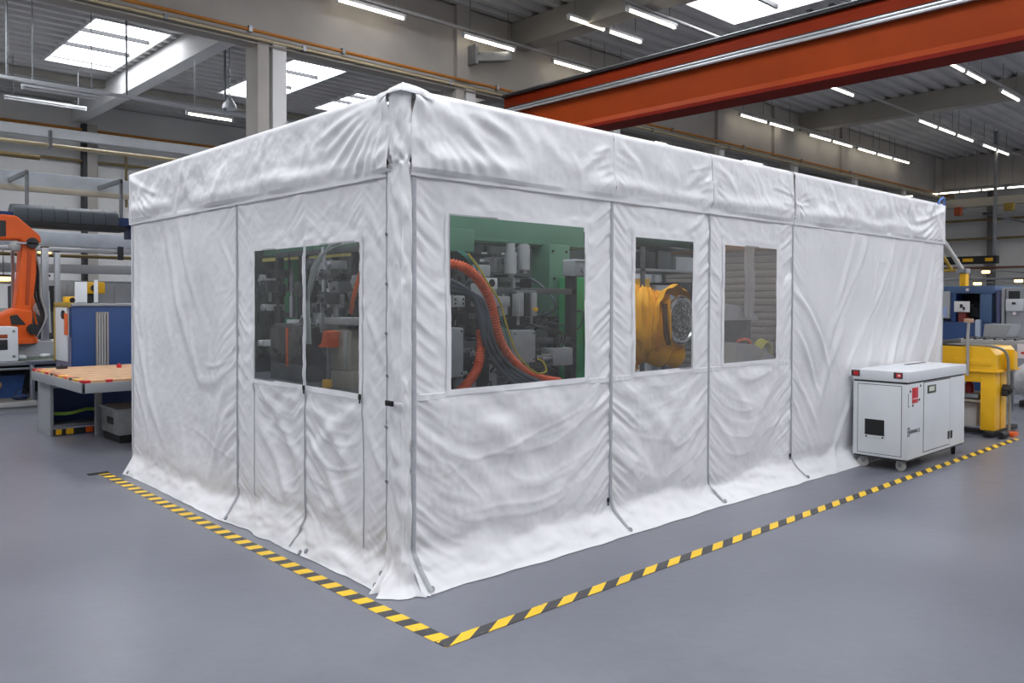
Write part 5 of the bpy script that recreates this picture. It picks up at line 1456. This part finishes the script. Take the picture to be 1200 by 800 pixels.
# blue cabinet
bc = thing('blue_cabinet', 'blue steel cabinet with a grey cable channel, standing behind the workbench', 'cabinet', (1.2, 9.0, 0))
MB().box(.60, 2.2, 8.6, 9.34, 0, 1.55, .012).build('body', M_blue, bc)
MB().box(.59, 2.22, 8.58, 9.36, 1.55, 1.585, .006).build('top_edge', M_grey_paint, bc)
MB().box(.58, .60, 8.62, 9.33, .0, 1.12, .003).build('lower_side', mat('mauve_grey', (104, 100, 122), .5), bc)
MB().box(.565, .60, 8.72, 9.30, .78, 1.53, .004).build('white_side_panel', M_white_paint, bc)
m = MB(); m.box(.56, .60, 9.28, 9.36, .76, 1.58, .004); m.box(.56, .60, 8.62, 9.36, 1.535, 1.60, .004); m.build('yellow_edge', mat('dull_yellow', (170, 140, 50), .5), bc)
m = MB(); m.box(.545, .565, 8.66, 8.78, 1.15, 1.45, .006); m.build('orange_block', M_orange, bc)
m = MB(); m.cyl((.54, 8.85, 1.43), (.565, 8.85, 1.43), .06, n=16); m.build('black_knob', M_black, bc)
ch = MB(); ch.box(.90, .925, 8.57, 8.6, .3, 1.44, .003); ch.box(1.04, 1.065, 8.57, 8.6, .3, 1.44, .003); ch.box(.90, 1.065, 8.57, 8.6, 1.44, 1.465, .003); ch = ch.build('cable_channel', mat('channel_grey', (150, 142, 136), .5), bc)
m = MB()
for k in range(3): m.cyl((.945+.035*k, 8.585, .3), (.945+.035*k, 8.585, 1.44), .015, n=8)
m.build('channel_cables', M_pipe, ch)
m = MB(); m.cyl((1.40, 8.58, 1.28), (1.40, 8.6, 1.28), .03, n=14); m.box(1.38, 1.42, 8.56, 8.58, 1.24, 1.32, .005); m.build('handle', M_dark, bc)
for (x, y, w, h, m_, nm, lab, cat) in ((.72, 8.9, .16, .30, M_white_paint, 'white_sign', 'white upright sign card on top of the blue cabinet', 'sign'),):
    t = thing(nm, lab, cat, (x, y, 1.585)); MB().box(x, x+w, y, y+.012, 1.59, 1.59+h, .003).build('card', m_, t); MB().box(x+.02, x+w-.02, y-.02, y+.04, 1.585, 1.60, .003).build('card_foot', M_steel, t)
t = thing('yellow_cutter', 'yellow tool head on the left end of the blue cabinet top', 'tool', (.68, 9.0, 1.585))
m = MB(); m.box(.60, .78, 8.92, 9.05, 1.585, 1.68, .012); m.build('body', M_yellow, t); m = MB(); m.cyl((.69, 8.90, 1.63), (.69, 8.92, 1.63), .035, n=16); m.build('dial', M_black, t)
t = thing('white_post', 'short white post on top of the blue cabinet', 'post', (.99, 8.9, 1.585))
MB().box(.97, 1.02, 8.88, 8.92, 1.60, 1.92, .006).build('post_body', M_white_paint, t); MB().box(.95, 1.04, 8.86, 8.94, 1.585, 1.60, .003).build('foot_plate', M_steel, t)

# aluminium frame bench with a white box
ab = thing('profile_bench', 'long aluminium frame bench with a grey mat and lower tray at left', 'bench', (-.2, 10.5, 0))
MB().box(-2.4, 1.24, 10.05, 11.0, .665, .725, .006).build('top_frame', M_alu, ab)
MB().box(.15, 1.15, 10.15, 10.95, .722, .732, .002).build('green_mat', mat('mat_green', (92, 106, 92), .8), ab)
MB().box(-2.4, 1.22, 10.06, 10.09, .60, .63, .004).build('front_rail', M_alu, ab)
for (x, y) in ((-2.3, 10.1), (-2.3, 10.95), (.45, 10.1), (.45, 10.95), (1.2, 10.95), (1.2, 10.1)):
    MB().box(x-.03, x+.03, y-.03, y+.03, 0, .665, .004).build('leg', M_alu, ab)
m = MB(); m.box(-2.4, .42, 9.66, 10.5, .10, .17, .006); m.build('lower_tray', M_pipe, ab)
m = MB(); m.box(-2.4, .40, 9.70, 10.46, .168, .176); m.build('tray_floor', mat('tray_grey', (112, 108, 104), .6), ab, smooth=False)
MB().box(-2.4, .44, 9.70, 10.5, .0, .10, .004).build('tray_plinth', M_grey_paint, ab)
MB().box(-2.4, 1.2, 10.9, 10.93, .18, .66, .003).build('back_sheet', M_dark, ab)
MB().box(.7, 1.2, 10.085, 10.1, .35, .60, .003).build('end_sheet', M_lightbox, ab)
t = thing('blue_crate', 'blue plastic crate in the dark space under the aluminium bench', 'crate', (.2, 10.5, .176))
m = MB(); m.prism([(0, 0), (.34, 0), (.38, .32), (-.04, .32)], (0.0, 10.25, .18), (1, 0, 0), (0, 0, 1), (0, 1, 0), .22); m.build('crate_body', M_blue, t); MB().box(-.05, .39, 10.24, 10.48, .47, .51, .006).build('crate_rim', M_blue, t)
t = thing('tool_bag', 'small dark blue bag on the lower tray of the aluminium bench', 'bag', (.25, 9.85, .176))
m = MB(); m.ball((.25, 9.9, .215), .09, 12, 8, (1.2, .8, .5)); m.build('bag_body', mat('navy_cloth', (30, 44, 78), .8), t); MB().loft(bez([(.18, 9.9, .25), (.22, 9.88, .32), (.3, 9.88, .32), (.33, 9.9, .25)], 5), .008, 6).build('bag_handle', M_dark, t)
t = thing('tan_roll', 'tan rolled sheet lying under the aluminium bench at left edge', 'roll', (-.2, 10.3, .18))
m = MB(); m.cyl((-.15, 10.0, .26), (.1, 10.4, .42), .07, n=14); m.cyl((-.16, 9.99, .255), (-.15, 10.0, .26), .03, n=10); m.build('roll_body', mat('tan_paper', (190, 150, 100), .7), t)
wbx = thing('white_test_box', 'white instrument box with dark screen standing on the aluminium bench', 'box', (-.3, 10.4, .727))
MB().box(-1.2, .27, 10.08, 10.6, .73, 1.235, .02).build('housing', M_white_paint, wbx)
MB().box(-.7, .13, 10.07, 10.085, .90, 1.05, .004).build('screen', M_dark, wbx); MB().box(-.7, .13, 10.07, 10.085, 1.07, 1.125, .004).build('orange_display', mat('rust_box', (150, 66, 30), .6), wbx)
m = MB(); m.cyl((.21, 10.07, .8), (.21, 10.085, .8), .02, n=10); m.cyl((.21, 10.07, 1.17), (.21, 10.085, 1.17), .02, n=10); m.build('corner_screws', M_steel, wbx)
for (x, y, r, h, m_, lab) in ((.35, 10.3, .04, .07, M_white_paint, 'small white cup on the green mat of the bench'), (.78, 10.75, .06, .05, M_white_paint, 'white coil of tape at the back of the bench mat')):
    m = MB(); m.ring((x, y, .732+h*.5), (0, 0, 1), r, h*.5, 18, 8); m.cyl((x, y, .733), (x, y, .74), r, n=14); m.build('bench_item', m_, label=lab, cat='item')
# orange robot
ro = thing('industrial_robot', 'large orange industrial robot with a bent arm behind the aluminium bench', 'robot', (.5, 11.2, 0))
def plate(pts, y0, y1, nm, m_, bev=.02):
    m = MB(); m.prism(pts, (0, y0, 0), (1, 0, 0), (0, 0, 1), (0, 1, 0), y1-y0)
    o = m.build(nm, m_, ro, angle=30)
    b = o.modifiers.new('edge', 'BEVEL'); b.width = bev; b.segments = 2; b.limit_method = 'ANGLE'; b.angle_limit = math.radians(35)
    return o
plate([(.42, 1.42), (.66, 1.42), (.73, 2.06), (.72, 2.56), (.52, 2.56), (.49, 2.05)], 11.0, 11.28, 'lower_arm', M_orange, .03)
plate([(.56, 1.55), (.61, 1.55), (.655, 2.35), (.60, 2.40)], 10.985, 11.0, 'arm_recess_shade', mat('shaded_orange', (176, 66, 16), .5), .004)  # raised plate, darker orange paints the shade of a recess
plate([(.72, 2.64), (.78, 2.60), (.755, 2.06), (.69, 1.50), (.64, 1.50), (.70, 2.06)], 11.32, 11.40, 'parallel_rod', M_orange, .01)
plate([(.05, 2.55), (.5, 2.58), (.54, 2.50), (.76, 2.50), (.80, 2.56), (.78, 2.66), (.45, 2.95), (.25, 2.96), (.05, 2.86), (-.9, 2.78), (-.9, 2.58)], 10.98, 11.36, 'upper_arm', M_orange, .03)
plate([(.14, 2.60), (.30, 2.62), (.30, 2.86), (.18, 2.86)], 10.965, 10.98, 'upper_arm_recess_shade', M_dark, .004)  # raised dark plate in place of the shaded upper arm recess
m = MB(); m.box(.43, .79, 10.93, 10.96, 2.505, 2.535, .006); m.build('link_bar', M_alu, ro)
m = MB(); m.cyl((.66, 10.93, 2.53), (.66, 11.4, 2.53), .085, n=20); m.build('elbow_joint', M_dark, ro)
plate([(.43, 1.50), (.66, 1.46), (.66, 1.24), (.72, .98), (.44, .98), (.44, 1.20), (.0, 1.20), (-.3, 1.16), (-.3, 1.28), (.12, 1.36), (.30, 1.44)], 10.96, 11.42, 'shoulder', M_orange, .03)
plate([(.34, 1.38), (.44, 1.40), (.56, 1.24), (.36, 1.24)], 10.945, 10.96, 'shoulder_recess_shade', M_dark, .004)  # dark plate paints the shade of the shoulder recess
m = MB(); m.cyl((.65, 10.86, 1.17), (.65, 10.98, 1.17), .085, n=20); m.cyl((.65, 10.84, 1.17), (.65, 10.86, 1.17), .06, n=16); m.build('shoulder_motor', M_dark, ro)
m = MB(); m.cyl((.48, 11.2, .94), (.48, 11.2, 1.02), .30, n=28); m.build('base_ring', M_orange, ro)
MB().box(.10, 1.05, 11.05, 11.75, 0, .955, .012).build('pedestal', M_grey_paint, ro)
m = MB(); m.ball((.42, 10.98, 2.47), .09, 14, 9, (1, .6, 1)); m.build('hose_boss', M_pipe, ro)
for i in range(3):
    MB().loft(bez([(.7+.03*i, 11.3, 2.45), (.78+.03*i, 11.3, 2.1), (.76+.04*i, 11.25, 1.7), (.84+.03*i, 11.2, 1.35), (.74, 11.2, 1.0)], 7), .018, 8).build('hose', (M_dark, M_black, M_pipe)[i], ro)
# profile posts and white cables behind
for (x, y, w, z1, lab) in ((.985, 11.6, .10, 2.5, 'thick aluminium profile post right beside the orange robot arm'), (1.52, 13.0, .09, 2.5, 'second aluminium profile post, between the robot and the blue cabinet'), (.55, 11.75, .05, 2.9, 'thin aluminium post behind the orange robot arm'), (.28, 13.5, .06, 2.7, 'thin grey post at the left edge behind the robot')):
    t = thing('profile_post', lab, 'post', (x, y, 0))
    m = MB(); m.box(x-w/2, x+w/2, y-w/2, y+w/2, .95 if x in (.985, .55) else 0, z1, .006)
    for s_ in (-.22, .22): m.box(x+s_*w-.004, x+s_*w+.004, y-w/2-.003, y-w/2+.004, 1.0, z1-.02)
    m.build('post_profile', M_alu, t); MB().box(x-w*.7, x+w*.7, y-w*.7, y+w*.7, .955 if x in (.985, .55) else 0, .98 if x in (.985, .55) else .02, .003).build('foot_plate', M_steel, t)
    MB().box(x-w*.55, x+w*.55, y-w*.55, y+w*.55, z1, z1+.02, .003).build('post_cap', M_dark, t)
t = thing('portal_frame', 'white horizontal beam with joints resting on the aluminium posts at left', 'beam', (0, 13.2, 2.5))
MB().box(-3, 4, 13.1, 13.3, 2.52, 2.6, .006).build('beam_body', M_alu, t)
for x in (-2.5, 3.8): MB().box(x-.04, x+.04, 13.16, 13.24, 0, 2.52, .005).build('leg', M_alu, t)
for (x, d) in ((.9, .3), (1.05, .5), (2.6, .4), (2.9, .25)): MB().box(x, x+.1, 13.05, 13.1, 2.52-d*.3, 2.66, .008).build('valve_clip', M_dark, t)
# dark cover on a blue carriage
dc = thing('dark_cover', 'long dark grey half-round cover hung under the pale girder at left', 'cover', (2.2, 15, 3.2))
m = MB(); m.prism([(-.22, 0), (-.26, .1), (-.22, .24), (-.08, .33), (.10, .33), (.22, .24), (.26, .1), (.22, 0)], (1.2, 15.0, 3.2), (0, 1, 0), (0, 0, 1), (1, 0, 0), 1.95); m.build('cover_shell', mat('cover_grey', (82, 88, 94), .55, 0, .08), dc, angle=60)
for k in range(1, 8):
    m = MB(); m.prism([(-.225, -.002), (-.266, .1), (-.226, .246), (-.08, .336), (-.08, .33), (-.22, .24), (-.26, .1), (-.22, 0)], (1.2+k*.24, 15.0, 3.2), (0, 1, 0), (0, 0, 1), (1, 0, 0), .01)
    m.build('cover_rib', M_dark, dc, smooth=False)
MB().box(.3, 3.3, 14.78, 15.2, 3.08, 3.2, .01).build('carriage_rail', M_dark, dc)
m = MB(); m.box(3.15, 3.45, 14.8, 15.2, 3.2, 3.38, .01); m.box(3.40, 3.62, 14.75, 15.25, 2.95, 3.34, .02); m.build('blue_end_block', mat('deep_blue', (36, 58, 110), .5, 0, .08), dc)
MB().box(-.4, 1.2, 14.8, 15.2, 3.2, 3.36, .01).build('blue_arm', mat('deep_blue', (36, 58, 110), .5, 0, .08), dc)
for x in (1.5, 3.3):
    m = MB(); m.box(x-.03, x+.03, 15.05, 15.12, 3.3, 4.2, .005); m.box(x-.03, x+.03, 15.05, 16.62, 4.15, 4.24, .005); m.build('hanger_arm', M_steel, dc)
# distant machines along the far side
for (x0, x1, y, z1, m_, nm, lab) in ((2.35, 3.4, 14.2, 1.96, M_grey_paint, 'grey_cabinet', 'wide grey cabinet far behind the blue cabinet top'), (1.84, 2.2, 14.3, 2.02, M_lightbox, 'grey_cabinet', 'narrow pale cabinet far behind, left of the wide grey cabinet'), (-.8, .35, 15.0, 2.0, M_pipe, 'grey_cabinet', 'far grey cabinet at the left edge behind the orange robot')):
    t = thing(nm, lab, 'cabinet', ((x0+x1)/2, y, 0)); MB().box(x0, x1, y, y+.8, 0, z1, .015).build('body', m_, t)
    MB().box(x0+.05, (x0+x1)/2-.01, y-.015, y, .1, z1-.08, .004).build('door', m_, t); MB().box((x0+x1)/2+.01, x1-.05, y-.015, y, .1, z1-.08, .004).build('door', m_, t)
t = thing('yellow_machine_head', 'yellow machine head standing beyond the blue cabinet', 'machine', (2.25, 13.6, 0))
m = MB(); m.box(2.1, 2.5, 13.5, 13.9, 1.75, 1.98, .03); m.build('head', M_yellow, t); m = MB(); m.box(2.2, 2.4, 13.6, 13.8, 0, 1.75, .01); m.build('column_body', M_machdark, t); m = MB(); m.cyl((2.3, 13.48, 1.86), (2.3, 13.5, 1.86), .07, n=14); m.build('disc', M_dark, t)
t = thing('dark_machine', 'dark machine with hoses in the gap between robot and blue cabinet', 'machine', (1.35, 14, 0))
m = MB(); m.box(1.05, 1.75, 13.9, 14.6, 0, 1.9, .02); m.build('body', M_machdark, t)
m = MB(); m.box(1.1, 1.7, 13.86, 13.9, .9, 1.4, .01); m.box(1.15, 1.4, 13.84, 13.9, 1.5, 1.7, .01); m.build('front_plate', M_mach, t)
for k in range(5): MB().loft(bez([(1.1+.12*k, 13.85, 1.8), (1.05+.13*k, 13.75, 1.4), (1.2+.1*k, 13.8, 1.0)], 6), .02, 7).build('hose', (M_black, M_pipe, M_orange, M_dark, M_white_paint)[k], t)
t = thing('sheet_stack_table', 'low table with papers and parts beyond the robot pedestal', 'table', (1.25, 12.4, 0))
MB().box(.9, 1.7, 12.2, 12.7, .85, .9, .006).build('top', M_lightbox, t)
for x in (.95, 1.65):
    for y in (12.25, 12.65): MB().box(x-.02, x+.02, y-.02, y+.02, 0, .85).build('leg', M_steel, t)
m = MB(); m.box(1.0, 1.35, 12.25, 12.6, .9, .93, .004); m.box(1.4, 1.6, 12.3, 12.6, .9, .97, .01); m.build('paper_pile', M_white_paint, label='white paper pile on the low table beyond the robot pedestal', cat='papers')
t = thing('white_valve', 'white curled hose fitting hanging beside the orange robot arm', 'fitting', (.85, 11.5, 1.45))
m = MB(); m.loft(bez([(.80, 11.45, 1.72), (.84, 11.42, 1.6), (.80, 11.42, 1.48), (.9, 11.42, 1.38), (.98, 11.53, 1.35)], 6), .035, 10); m.ball((.8, 11.45, 1.72), .05, 10, 7); m.build('fitting_body', M_white_paint, t)
M_warm2 = emit_material('far_warm_lamp', (255, 206, 130), 4)
for (x, z, lab) in ((2.14, 2.75, 'warm glowing lamp right of the orange robot elbow'), (2.08, 2.10, 'warm glowing lamp low right of the orange robot arm'), (1.28, 2.08, 'warm glowing lamp at the left edge behind the robot')):
    t = thing('warm_lamp', lab, 'lamp', (x, 18.7, z))
    MB().box(x-.02+.35, x+.25+.35, 18.35, 18.5, z-.02, z+.08, .02).build('lamp_glow', M_warm2, t); MB().box(x+.30, x+.63, 18.33, 18.52, z+.08, z+.13, .01).build('lamp_hood', M_dark, t)
    MB().cyl((x+.46, 18.42, z+.13), (x+.46, 18.42, 2.9), .012, n=6).build('rod', M_steel, t)
# low shelving and clutter rows under the far rails, left
t = thing('far_conveyor', 'long pale conveyor far away under the rails at left', 'conveyor', (0, 19.5, 0))
MB().box(-8, 9, 19.4, 19.9, 1.3, 1.42, .01).build('bed', M_lightbox, t)
for x in (-6, -2, 1, 4, 8): MB().box(x-.05, x+.05, 19.5, 19.8, 0, 1.3, .005).build('leg', M_steel, t)
MB().box(-8, 9, 19.35, 19.4, 1.05, 1.35, .006).build('side_cover', M_grey_paint, t)
